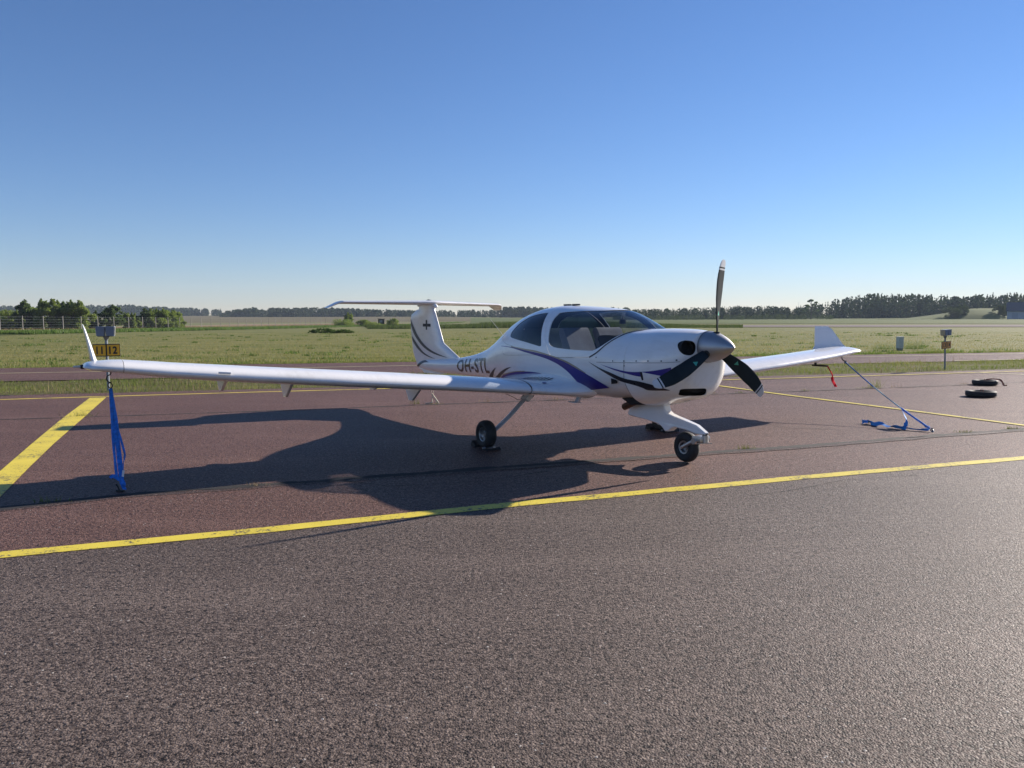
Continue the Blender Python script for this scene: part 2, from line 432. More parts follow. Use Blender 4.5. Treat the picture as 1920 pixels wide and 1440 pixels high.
def lineon(name, pts, w, mat, fn=TS, sides=(1, -1), n=60, off=.0032):
    P = crom(pts, 8); P = [Vector(p[:2]) for p in P]; A = []; B = []
    for i, p in enumerate(P):
        d = (P[min(i+1, len(P)-1)]-P[max(i-1, 0)]).normalized(); q = Vector((-d.y, d.x))*w/2
        A.append(tuple(p+q)); B.append(tuple(p-q))
    for sd in sides:
        V = []
        for a, b in zip(A, B): V += [onskin(*a, sd, off, fn), onskin(*b, sd, off, fn)]
        F = [(2*i, 2*i+1, 2*i+3, 2*i+2) for i in range(len(A)-1)]
        mobj(name, V, F if sd < 0 else [f[::-1] for f in F], mat, plane)
lineon('canopy_seal', [(1.235,1.496),(1.297,1.480),(1.338,1.448),(1.397,1.391),(1.50,1.309),(1.605,1.226),(1.743,1.160)], .017, SEAM)
lineon('cowling_seam', [(1.60,1.108),(1.35,1.116),(1.139,1.123),(.831,1.135),(.60,1.146),(.454,1.162)], .005, SEAMG)
lineon('cowling_seam', [(1.139,1.120),(1.142,1.002),(1.150,.927),(1.141,.847),(1.135,.76)], .006, SEAMG)
lineon('panel_seam', [(2.86,1.14),(3.2,1.13),(3.6,1.11),(4.0,1.10),(4.10,1.16)], .0035, SEAMG)
lineon('panel_seam', [(7.72,.90),(7.73,.80),(7.74,.70)], .0035, SEAMG)
lineon('panel_seam', [(4.35,1.36),(4.05,1.27),(3.7,1.235)], .0035, SEAMG)
# camloc fasteners along the cowling
for sd in (1, -1):
    for s, z in [(1.319,1.135),(1.14,1.142),(.957,1.150),(.796,1.157),(.633,1.163),(.48,1.178),(1.135,1.088),(1.612,1.165)]:
        V = [onskin(s, z, sd, .0045)] + [onskin(s+.0085*cos(a), z+.0085*sin(a), sd, .004) for a in np.linspace(0, 2*PI, 13)[:-1]]
        mobj('fastener', V, [(0, k+1, (k+1) % 12+1) for k in range(12)], SEAM, plane)
# ram-air scoops as flat decals, shade of the recess put into the black
stripe('air_scoop', [(.905,1.034),(.898,.985),(.891,.937)], [(.875,1.030),(.866,.985),(.868,.944)], BLK, n=8, m=2, off=.006)
stripe('scoop_ramp', [(.873,1.030),(.866,.985),(.868,.944)], [(.655,1.002),(.650,.999),(.648,.995)], WHITE, n=8, m=8, off=.0055)
stripe('air_scoop', [(1.359,.933),(1.366,.898),(1.375,.863)], [(1.27,.920),(1.26,.899),(1.27,.880)], BLK, n=8, m=3, off=.005)

# registration letters
def text_mesh(txt, size=1.0, bold=.0, res=3):
    cu = bpy.data.curves.new('t', 'FONT'); cu.body = txt; cu.size = size; cu.resolution_u = res; cu.offset = bold; cu.fill_mode = 'FRONT'; cu.space_character = 1.12
    o = bpy.data.objects.new('t', cu); COL.objects.link(o)
    dg = bpy.context.evaluated_depsgraph_get(); dg.update()
    me = bpy.data.meshes.new_from_object(o.evaluated_get(dg)); bpy.data.objects.remove(o)
    bm = bmesh.new(); bm.from_mesh(me); bpy.data.meshes.remove(me); return bm
def fit(bm, x0, x1, y0, y1):
    xs = [v.co.x for v in bm.verts]; ys = [v.co.y for v in bm.verts]
    a, b, c, d = min(xs), max(xs), min(ys), max(ys)
    for v in bm.verts: v.co = Vector((x0+(v.co.x-a)/(b-a)*(x1-x0), y0+(v.co.y-c)/(d-c)*(y1-y0), 0))
def grid_cut(bm, dx, dy):
    for ax, d in ((0, dx), (1, dy)):
        lo = min(v.co[ax] for v in bm.verts); hi = max(v.co[ax] for v in bm.verts); x = lo+d
        while x < hi:
            co = [0, 0, 0]; co[ax] = x; no = [0, 0, 0]; no[ax] = 1
            bmesh.ops.bisect_plane(bm, geom=bm.verts[:]+bm.edges[:]+bm.faces[:], plane_co=co, plane_no=no); x += d
for sd in (1, -1):
    bm = text_mesh('OH-STL', 1, .022); fit(bm, 0, 1, 0, 1); grid_cut(bm, .04, .1)
    for v in bm.verts:
        u, w = v.co.x, v.co.y
        # near side reads from the tail forward, far side from the nose aft
        s = (6.10-u*1.33) if sd > 0 else (4.77+u*1.33)
        f = (6.10-s)/1.33
        z0 = .722+.052*f; z1 = .926+.100*f
        v.co = Vector(onskin(s, z0+(z1-z0)*w, sd, .005))
    me = bpy.data.meshes.new('registration_letters'); bm.to_mesh(me); bm.free(); me.materials.append(BLACKST)
    o = bpy.data.objects.new('registration_letters', me); COL.objects.link(o); o.parent = plane

# --- fin and rudder
def hinge(z): return 7.90+.10*(z-.7)
def fin_part(name, lo, hi, zs, nx=26):
    V = []; F = []
    for z in zs:
        a, b = fle(z), fte(z); s0, s1 = lo(z), hi(z)
        xs = [s0+(s1-s0)*(.5-.5*cos(PI*i/nx)) for i in range(nx+1)]
        ring = [(s, TF(s, z)) for s in xs]+[(s, -TF(s, z)) for s in reversed(xs)]
        V += [SH(s, t, z) for s, t in ring]
    m = 2*(nx+1)
    for i in range(len(zs)-1):
        for k in range(m): F.append((i*m+k, i*m+(k+1) % m, (i+1)*m+(k+1) % m, (i+1)*m+k))
    F += [tuple(range(m)), tuple(range((len(zs)-1)*m, len(zs)*m))]
    mb = MB(); mb.add(V, F); return mb.build(name, WHITE, plane)
zs = list(np.linspace(.66, 1.905, 40))
fin_part('fin', lambda z: fle(z)+1e-4, lambda z: min(hinge(z), fte(z)-.01), zs)
fin_part('rudder', lambda z: hinge(z)+.005, lambda z: fte(z)-1e-4, list(np.linspace(.658, 1.80, 36)), 16)
mb = MB(); mb.ext([(6.75,.655),(7.95,.665),(7.80,.600),(7.20,.610)], -.012, .012, lambda u, v, w: (u, w, v)); mb.build('ventral_fin', WHITE, plane)
stripe('taupe_stripe', [(8.435,1.63),(8.36,1.56),(8.287,1.495),(8.058,1.314),(7.738,1.148),(7.417,1.048),(7.089,.985),(6.72,.935)], [(8.425,1.50),(8.35,1.43),(8.268,1.341),(8.011,1.192),(7.699,1.068),(7.375,.995),(7.046,.955),(6.72,.934)], TAUPE, fn=TF)
stripe('taupe_stripe', [(8.37,1.29),(8.134,1.158),(7.841,1.013),(7.559,.938),(7.237,.892)], [(8.36,1.20),(8.147,1.078),(7.848,.972),(7.562,.916),(7.237,.890)], TAUPE, fn=TF)
stripe('taupe_stripe', [(8.09,.715),(7.925,.797),(7.726,.842),(7.44,.818)], [(8.00,.705),(7.876,.748),(7.678,.800),(7.44,.816)], TAUPE, fn=lambda s, z: max(TF(s, z), TS(s, z)))
for A, B in (([(7.555,1.60),(7.56,1.42)], [(7.615,1.60),(7.62,1.42)]), ([(7.41,1.532),(7.41,1.478)], [(7.553,1.532),(7.553,1.478)]), ([(7.617,1.532),(7.617,1.478)], [(7.76,1.532),(7.76,1.478)])):
    stripe('flag_cross', A, B, SEAM, fn=TF, n=8, m=4)

# --- generic airfoil loft
def airfoil_loft(name, stations, mat, parent, x0=0.0, x1=1.0, n=22, cap=True, camber=.02, closed=True):
    """stations: (point of the leading edge, point of the trailing edge, thickness fraction, 'up' vector)"""
    V = []; F = []
    for le, te, th, up in stations:
        le, te, up = Vector(le), Vector(te), Vector(up).normalized(); ch = te-le; c = ch.length
        xs = [x0+(x1-x0)*(.5-.5*cos(PI*i/n)) for i in range(n+1)]
        U = []; L = []
        for x in xs:
            y = th*c*naca(x)*.5; cm = camber*c*4*x*(1-x)
            U.append(le+ch*x+up*(cm+y*1.12)); L.append(le+ch*x+up*(cm-y*.88))
        V += U+list(reversed(L))
    m = 2*(n+1)
    for i in range(len(stations)-1):
        for k in range(m-1 if not closed else m): F.append((i*m+k, i*m+(k+1) % m, (i+1)*m+(k+1) % m, (i+1)*m+k))
    if cap: F += [tuple(range(m)), tuple(range((len(stations)-1)*m, len(stations)*m))]
    mb = MB(); mb.add([SH(*v) for v in V], F); return mb.build(name, mat, parent, auto=.9)
def wz(t): return float(np.interp(t, [.3,.76,1.5,2.3,3.2,4.4,5.07,5.6,5.8], [.70,.722,.785,.848,.915,1.002,1.058,1.115,1.132]))
WLE = [(1.1,2.21),(2.0,2.25),(3.4,2.31),(4.6,2.42),(5.3,2.50),(5.6,2.54)]
WTE = [(1.1,3.50),(2.0,3.49),(3.4,3.48),(4.6,3.50),(5.6,3.53)]
WTH = [(1.1,.145),(3.4,.150),(4.6,.155),(5.3,.145),(5.6,.130)]
def ip(T_, x): return float(np.interp(x, [a for a, b in T_], [b for a, b in T_]))
def wst(t, sg, dle=0):
    z = wz(t); c = ip(WTE, t)-ip(WLE, t)
    return ((ip(WLE, t), sg*t, z-.012), (ip(WTE, t), sg*t, z-.035), ip(WTH, t), (0, -sg*.085, 1))
for sg in (1, -1):
    ts = list(np.linspace(1.125, 5.56, 30))
    # main wing box, then flap and aileron behind it
    w = airfoil_loft('wing', [wst(t, sg) for t in ts], WHITE, plane, 0, .78)
    airfoil_loft('flap', [wst(t, sg) for t in np.linspace(1.13, 3.28, 12)], WHITE, plane, .786, 1.0, 8)
    airfoil_loft('aileron', [wst(t, sg) for t in np.linspace(3.30, 5.40, 12)], WHITE, plane, .786, 1.0, 8)
    # stub wing with a fillet into the fuselage
    st = [((1.84,sg*.40,.735),(4.20,sg*.34,.76),.160,(0,0,1)),((1.88,sg*.52,.730),(4.08,sg*.44,.75),.142,(0,0,1)),((1.97,sg*.62,.722),(3.88,sg*.58,.722),.122,(0,0,1)),((2.07,sg*.74,.714),(3.68,sg*.72,.705),.112,(0,0,1)),
          ((2.16,sg*.90,.722),(3.54,sg*.90,.702),.128,(0,-sg*.05,1)),((2.19,sg*1.0,.732),(3.51,sg*1.0,.708),.138,(0,-sg*.08,1)),((2.205,sg*1.105,wz(1.105)-.012),(3.50,sg*1.105,wz(1.105)-.035),.145,(0,-sg*.085,1))]
    stub = airfoil_loft('wing_root_fairing', st, WHITE, plane)
    # dark joint between stub and wing
    airfoil_loft('wing_joint', [wst(1.100, sg), wst(1.130, sg)], SEAM, plane, .02, .98)
    # rounded tip
    def tip(t, le, te, z, th): return ((le, sg*t, z), (te, sg*t, z-.02), th, (0, -sg*.3, 1))
    z0 = wz(5.6)
    airfoil_loft('wing_tip', [(wst(5.565, sg)), tip(5.68, 2.555, 3.53, z0-.006, .122), tip(5.76, 2.58, 3.53, z0-.004, .110), tip(5.83, 2.615, 3.525, z0-.002, .098), tip(5.872, 2.66, 3.50, z0+.002, .078), tip(5.895, 2.72, 3.45, z0+.004, .045)], WHITE, plane)
    ws = []
    for k in range(9):
        u = k/8; tt = 5.79+.055*u+.02*u*u; zz = z0+.005+.41*u; le = 2.86+.42*u+(.05 if k == 8 else 0); te = 3.535+.065*u
        if k == 0: tt -= .06; le -= .08
        if k == 1: le -= .02
        ws.append(((le, sg*tt, zz), (te, sg*tt, zz), .095-.035*u-(.03 if k == 8 else 0), (0, -sg, .12)))
    airfoil_loft('winglet', ws, WHITE, plane, camber=.0)
    mb = MB(); mb.tube([(2.98, sg*5.80, z0-.002+BANK*sg*5.8), (2.98, sg*5.915, z0-.002+BANK*sg*5.8)], [.026, .022], 12); mb.build('position_light', BLK, plane)
    mb = MB(); mb.tube([(2.99, sg*5.87, z0-.002+BANK*sg*5.8), (3.02, sg*5.975, z0-.002+BANK*sg*5.8)], [.016, .010], 12); mb.build('strobe_lens', CLEARL, plane)
    # hinge fairings under the trailing edge
    for t, ln, dp in ((4.52, .34, .165), (3.80, .34, .215), (2.72, .16, .09), (2.20, .38, .21)):
        s = 3.25; z = wz(t)-.06
        mb = MB(); mb.ext([(s-.22, z), (s+.32, z+.01), (s+.33, z-.03), (s+.20, z-dp), (s+.10, z-dp)], -.016, .016, lambda u, v, w: SH(u, sg*t+w, v)); mb.build('hinge_fairing', WHITE, plane)
    # main gear: sprung steel leg, wheel, brake
    LP = [(2.93, sg*.62, .665), (2.86, sg*.84, .560), (2.79, sg*1.10, .375), (2.755, sg*1.36, .200), (2.755, sg*1.41, .180)]
    mb = MB(); LPc = crom(LP, 5); mb.tube(LPc, 1, 12, flat=(.052, .018, (0, .55, .8))); mb.build('main_gear_leg', LEGP, plane)
    mb = MB(); mb.box((2.88, sg*.77, .60), (.16, .12, .06), Matrix.Rotation(sg*-.7, 3, 'X'), .01); mb.build('gear_leg_fairing', WHITE, plane)
    wh = empty('main_wheel', (2.755, sg*1.4616, .176)); wh.parent = plane
    MX = Matrix.Rotation(-sg*PI/2, 4, 'X')
    prof = [(.085,-.045),(.098,-.062),(.125,-.074),(.150,-.070),(.166,-.055),(.174,-.030),(.176,-.026),(.1735,-.022),(.1765,-.018),(.177,0),(.1765,.018),(.1735,.022),(.176,.026),(.174,.030),(.166,.055),(.150,.070),(.125,.074),(.098,.062),(.085,.045)]
    mb = MB(); mb.lathe(prof, MX, 48); mb.build('tyre', RUB, wh, auto=1.2)
    mb = MB(); mb.lathe([(.0,.030),(.028,.034),(.030,.028),(.045,.022),(.070,.030),(.080,.052),(.090,.056),(.092,.045),(.088,-.045),(.092,-.056),(.080,-.052),(.06,-.02),(0,-.02)], MX, 36)
    for k in range(6):
        a = k*PI/3; mb.tube([MX @ Vector((.058*cos(a), .058*sin(a), .02)), MX @ Vector((.058*cos(a), .058*sin(a), .038))], .007, 6)
    mb.build('rim', STEEL, wh)
    # boarding step by the wing root
    mb = MB(); mb.ext([(2.01,.765),(2.085,.765),(2.12,.590),(2.055,.590)], -.016, .016, lambda u, v, w: (u, sg*(.47+.35*(.765-v))+w, v)); mb.box((2.13, sg*.535, .587), (.15, .10, .012), None, .004)
    mb.build('boarding_step', LEGP, plane)
    for s, z in ((2.075, .783), (1.985, .790)):
        V = [onskin(s, z, sg, .006)] + [onskin(s+.022*cos(a), z+.022*sin(a), sg, .005) for a in np.linspace(0, 2*PI, 19)[:-1]]
        mobj('vent_port', V, [(0, k+1, (k+1) % 18+1) for k in range(18)], SEAM, plane)
    # louvre slots and the fuel cap on the fairing top
    from mathutils.bvhtree import BVHTree
    bt = BVHTree.FromPolygons([v.co for v in stub.data.vertices], [p.vertices for p in stub.data.polygons])
    def drop(s, t, off=.004):
        h = bt.ray_cast(Vector((s, t, 1.3)), Vector((0, 0, -1)))
        return h[0]+h[1]*off*(1 if h[1].z > 0 else -1) if h[0] else Vector((s, t, .8))
    for k in range(9):
        s = 2.42+k*.075; V = []
        for j in range(6):
            t = sg*(.655+j*.036+.004*k); V += [drop(s+.012*j, t, .006), drop(s+.012*j+.028, t, .006)]
        mobj('louvre_slot', V, [(2*j, 2*j+1, 2*j+3, 2*j+2) for j in range(5)], SEAM, plane, False)
    V = [drop(2.33, sg*.86, .008)] + [drop(2.33+.030*cos(a), sg*.86+.030*sin(a), .006) for a in np.linspace(0, 2*PI, 19)[:-1]]
    mobj('fuel_cap', V, [(0, k+1, (k+1) % 18+1) for k in range(18)], NAVY, plane)
# stall strip on the near leading edge
mb = MB(); mb.box(SH(2.415, 4.66, wz(4.66)+.025), (.03, .12, .022), Matrix.Rotation(.08, 3, 'X'), .006); mb.build('stall_warning_tab', WHITE, plane)
# pitot mast below the far wing
mb = MB(); mb.ext([(2.74,1.0),(2.86,1.0),(2.84,.885),(2.76,.885)], -.010, .010, lambda u, v, w: (u, -4.86+w, v-.02)); mb.build('pitot_mast', LEGP, plane)

# --- tailplane and elevator
def tst(t, sg):
    a = min(abs(t), 1.62)/1.62; le = 7.29+.42*a; te = 8.12+.11*a; z = 1.922-.012*a
    return ((le, sg*t, z), (te, sg*t, z-.01), .105, (0, 0, 1))
TT = list(np.linspace(-1.60, 1.60, 25))
airfoil_loft('tailplane', [tst(abs(t), 1 if t >= 0 else -1) for t in TT], WHITE, plane, 0, .62, camber=-.004)
airfoil_loft('elevator', [tst(abs(t), 1 if t >= 0 else -1) for t in TT], WHITE, plane, .628, 1.0, 10, camber=-.004)
for sg in (1, -1):
    z = 1.905
    airfoil_loft('tailplane_tip', [tst(1.60, sg), ((7.74, sg*1.655, z-.004), (8.24, sg*1.655, z-.020), .098, (0, sg*.3, 1)), ((7.82, sg*1.71, z-.034), (8.26, sg*1.71, z-.048), .085, (0, sg*.8, 1)), ((7.93, sg*1.765, z-.075), (8.27, sg*1.765, z-.080), .07, (0, sg, .8)), ((8.03, sg*1.79, z-.096), (8.27, sg*1.79, z-.098), .03, (0, sg, .8))], WHITE, plane, camber=-.0)
mb = MB(); mb.tube([(7.45,0,1.955),(7.60,0,1.975),(7.75,0,1.955)], [.008,.014,.008], 8); mb.build('tail_beacon', BLK, plane)
mb = MB(); mb.tube(crom([(7.24,0,1.83),(7.34,0,1.872),(7.7,0,1.885),(8.10,0,1.875)], 4), [.012+.03*sin(PI*k/12)**.6 for k in range(13)], 12); mb.build('tail_junction_fairing', WHITE, plane)

# --- spinner and propeller
AX = Matrix.Translation((0, 0, 1.322)) @ Matrix.Rotation(PI/2, 4, 'Y')
mb = MB(); prof = []
for k in range(26):
    u = k/25; prof.append((.172*math.sin(PI/2*u)**.80, .395*u))
prof[0] = (.0, 0); prof += [(.168, .402), (.0, .402)]
mb.lathe(prof, AX, 48); spn = mb.build('spinner', SPIN, plane, auto=.8)
mb = MB(); mb.lathe([(.1735,.362),(.1742,.366),(.1742,.370),(.1732,.374)], AX, 48); mb.build('backplate_seam', SEAMG, spn)
PH0 = -.0624; RB = .94
CH = [(.10,.075),(.17,.100),(.30,.128),(.45,.152),(.60,.160),(.75,.148),(.86,.120),(.90,.104),(.925,.080),(.94,.050)]
SW = [(.10,0),(.3,.012),(.5,.020),(.7,.010),(.86,-.018),(.94,-.048)]
PT = [(.10,46),(.3,32),(.5,23),(.7,18),(.94,14)]
TH = [(.10,.30),(.17,.22),(.3,.13),(.5,.09),(.94,.055)]
for k in range(3):
    a = PH0+k*2*PI/3
    er = Vector((0, sin(a), cos(a))); et = Vector((0, cos(a), -sin(a))); ea = Vector((1, 0, 0))
    V = []; F = []; rs = list(np.linspace(.10, .81, 22))+[.826, .844, .845, .859, .86, .88, .90, .915, .926, .934, .94]; n = 12; mi = []
    for r in rs:
        c = ip(CH, r); sw = ip(SW, r); b = rad(ip(PT, r)); th = ip(TH, r)
        cd = (et*cos(b)-ea*sin(b)); nd = (et*sin(b)+ea*cos(b))
        mid = Vector((.272, 0, 1.322))+er*r+cd*sw
        xs = [.5-.5*cos(PI*i/n) for i in range(n+1)]
        U = [mid+cd*(c*(.42-x))-nd*(c*th*naca(x)*.62) for x in xs]; L = [mid+cd*(c*(.42-x))+nd*(c*th*naca(x)*.3) for x in xs]
        V += U+list(reversed(L))
    m = 2*(n+1)
    for i in range(len(rs)-1):
        rm = (rs[i]+rs[i+1])/2
        for q in range(m):
            F.append((i*m+q, i*m+(q+1) % m, (i+1)*m+(q+1) % m, (i+1)*m+q)); mi.append(1 if (rm > .8595 or .826 < rm < .8445) else 0)
    F += [tuple(range(m)), tuple(range((len(rs)-1)*m, len(rs)*m))]; mi += [0, 1]
    mb = MB(); mb.add(V, F); mb.m = mi; bl = mb.build('propeller_blade', [BLADE, BLTIP], plane, auto=1.0)
    mb = MB(); mb.tube([Vector((.272,0,1.322))+er*.120, Vector((.272,0,1.322))+er*.163], [.044, .036], 16); mb.build('blade_root_seal', BLK, bl)
    # small green triangle on the face
    r0 = .36; b = rad(ip(PT, r0)); cd = (et*cos(b)-ea*sin(b)); nd = (et*sin(b)+ea*cos(b)); c = ip(CH, r0)
    tri = [(-.028, .008), (.028, .008), (0, -.045)] if k == 1 else [(-.028, -.02), (.028, -.02), (0, .03)]
    off = 0
    bvb = BVHTree.FromPolygons([v.co for v in bl.data.vertices], [p.vertices for p in bl.data.polygons])
    V = []
    for (x, y) in tri:
        o_ = Vector((.272,0,1.322))+er*(r0+y)+cd*(x+.018)-nd*.2; h = bvb.ray_cast(o_, nd)
        V.append((h[0]-nd*.002) if h[0] else o_+nd*.19)
    mobj('emblem', V, [(0, 1, 2)], GREEN, bl, False)

# --- nose gear
poly = [(1.12,.66),(1.60,.67),(1.67,.50),(1.69,.455),(1.66,.435),(1.36,.418),(1.12,.392),(1.06,.360),(1.01,.318),(.95,.325),(.90,.365),(.84,.385),(.70,.375),(.55,.350),(.42,.345),(.385,.352),(.380,.375),(.44,.405),(.52,.445),(.70,.480),(.86,.508),(.95,.528),(1.00,.555),(1.02,.60),(1.03,.66)]
mb = MB(); P = poly; n = len(P)
NW = lambda s: .052 if s > .9 else .052-.018*min(1, (.9-s)/.5)
tri = tessellate_polygon([[Vector((u, v, 0)) for u, v in P]]); bev = .012
Pi = inset_poly(P, bev)
V = [(u, NW(u), v) for u, v in Pi]+[(u, NW(u)-bev, v) for u, v in P]+[(u, -NW(u)+bev, v) for u, v in P]+[(u, -NW(u), v) for u, v in Pi]
F = [tuple(t) for t in tri]+[tuple(i+3*n for i in reversed(t)) for t in tri]
for j in range(3): F += [(j*n+i, j*n+(i+1) % n, (j+1)*n+(i+1) % n, (j+1)*n+i) for i in range(n)]
mb.add(V, F); mb.build('nose_gear_leg', WHITE, plane, auto=.5)
wh = empty('nose_wheel', (.6934, 0, .174)); wh.parent = plane
MX = Matrix.Rotation(-PI/2, 4, 'X')
prof = [(.070,-.038),(.085,-.054),(.115,-.064),(.142,-.060),(.160,-.046),(.170,-.024),(.1715,-.020),(.1725,0),(.1715,.020),(.170,.024),(.160,.046),(.142,.060),(.115,.064),(.085,.054),(.070,.038)]
mb = MB(); mb.lathe(prof, MX, 48); mb.build('tyre', RUB, wh, auto=1.2)
mb = MB(); mb.lathe([(0,.02),(.03,.024),(.034,.014),(.052,.014),(.058,.048),(.076,.052),(.078,.040),(.074,-.040),(.078,-.052),(.058,-.048),(.05,-.014),(0,-.014)], MX, 36); mb.build('rim', STEEL, wh)
mb = MB()
for sg in (1, -1):
    mb.tube([(.6934, sg*.080, .174), (.56, sg*.080, .245), (.50, sg*.075, .275)], 1, 10, flat=(.022, .011, (0, 1, 0)))
    mb.tube([(.50, sg*.090, .272), (.50, sg*.060, .272)], .034, 14); mb.tube([(.6934, sg*.094, .174), (.6934, sg*.060, .174)], .014, 10)
mb.box((.47, 0, .296), (.13, .155, .060), None, .012); mb.tube([(.405, 0, .262), (.405, 0, .345)], .036, 16)
mb.tube([(.36, -.06, .255), (.40, -.02, .255), (.52, .085, .240)], .006, 6)
mb.build('nose_fork', ALU, plane)
mb = MB(); mb.tube([(.405, 0, .345), (.405, 0, .362)], .030, 14); mb.build('pivot_bearing', BLK, plane)
# exhaust and cooling outlet behind the lower cowling
mb = MB(); mb.tube([(1.18, .17, .70), (1.36, .17, .650), (1.60, .17, .555)], .042, 16, False); mb.tube([(1.20, .17, .69), (1.36, .17, .650), (1.595, .17, .557)], .036, 16, False); mb.build('exhaust_pipe', simple('burnt_steel', (.16, .095, .065), .45, .8, var=.25), plane)
mb = MB(); mb.ext([(1.10,.78),(1.10,.63),(1.42,.60),(1.58,.66),(1.58,.72)], -.22, .22, lambda u, v, w: (u, w, v)); mb.build('cooling_outlet', DARKIN, plane)
mb = MB(); mb.box((2.9, .1, .58), (.30, .02, .02)); mb.box((3.05, .1, .595), (.10, .05, .05), None, .01); mb.box((2.72,.1,.580),(.04,.04,.02)); mb.build('belly_antenna', BLK, plane)
# wires to the gear
mb = MB(); mb.tube(crom([(3.35, .95, .66), (3.12, .85, .585), (2.98, .83, .555), (2.93, .80, .62)], 6), .004, 6); mb.build('brake_line', BLK, plane)
# antennas
mb = MB(); mb.tube([(5.22, .01, 1.62), (4.74, 0, 1.31)], [.0035, .006], 6); mb.build('whip_antenna', ROPE, plane)
for s in (2.86, 3.06):
    mb = MB(); mb.box((s, 0, 1.815), (.13, .05, .022), None, .008); mb.build('roof_antenna', BLK, plane)
# hinge plate / handle bits on the canopy
# --- cabin
for sg in (1, -1):
    mb = MB()
    back = [(2.06,1.02),(2.30,1.02),(2.52,1.36),(2.58,1.50),(2.545,1.545),(2.48,1.535),(2.40,1.42),(2.18,1.11),(1.80,1.08),(1.76,1.02)]
    mb.ext(crom(back, 4, True), -.20, .20, lambda u, v, w: (u, sg*.27+w, v-.04)); mb.build('seat', SEAT, plane)
mb = MB(); mb.ext(crom([(2.62,.95),(3.30,.95),(3.48,1.42),(3.40,1.46),(3.22,1.12),(2.66,1.08)], 4, True), -.46, .46, lambda u, v, w: (u, w, v)); mb.build('rear_bench', SEAT, plane)
mb = MB(); mb.ext(crom([(1.36,1.10),(1.36,1.36),(1.52,1.425),(1.78,1.425),(1.84,1.38),(1.80,1.30),(1.84,1.02),(1.80,.94),(1.4,.94)], 4, True), -.53, .53, lambda u, v, w: (u, w*(.93 if v < 1.28 else .76), v)); mb.build('instrument_panel', PANEL, plane)
mb = MB(); mb.box((1.95,0,1.0), (.60,.10,.22), None, .02); mb.build('centre_console', PANEL, plane)
mb = MB(); mb.box((2.4, 0, .90), (2.3, .9, .02)); mb.build('cabin_floor', INSIDE, plane)
mb = MB(); mb.tube([(1.86,0,1.66),(1.86,0,1.62)], .008, 6); mb.box((1.86,0,1.59), (.06,.06,.06), None, .012); mb.build('compass', PANEL, plane)
mb = MB(); mb.tube(crom([(2.0,.27,.98),(1.96,.27,1.12),(1.98,.27,1.22)], 4), [.010]*9, 8); mb.tube([(1.98,.27,1.20),(1.985,.27,1.27)], .018, 8); mb.build('control_stick', STEEL, plane)
mb = MB(); mb.tube(crom([(1.93,-.42,1.24),(1.90,-.42,1.34),(1.97,-.42,1.40),(2.05,-.42,1.36),(2.06,-.42,1.25)], 5), .010, 8); mb.tube([(1.92,-.40,1.25),(1.92,-.45,1.25)], .035, 12); mb.tube([(2.06,-.40,1.25),(2.06,-.45,1.25)], .035, 12); mb.build('headset', STEEL, plane)
mb = MB()
V = []
pts = crom([(2.10,1.695),(1.98,1.66),(1.88,1.58),(1.80,1.46),(1.72,1.33),(1.66,1.24)], 5)
for s_, z_ in pts:
    t_ = -(TS(s_, z_)-.03); V.append((s_, t_, z_))
mb.tube(V, .042, 8); mb.build('windscreen_brace', INSIDE, plane)

def AW(s, t, z=0.0):
    """aeroplane coordinates to world"""
    c, n = cos(YAW), sin(YAW); z2 = SH(s, t, z)[2]
    return Vector((PX-s*c-t*n, PY+s*n-t*c, z2))

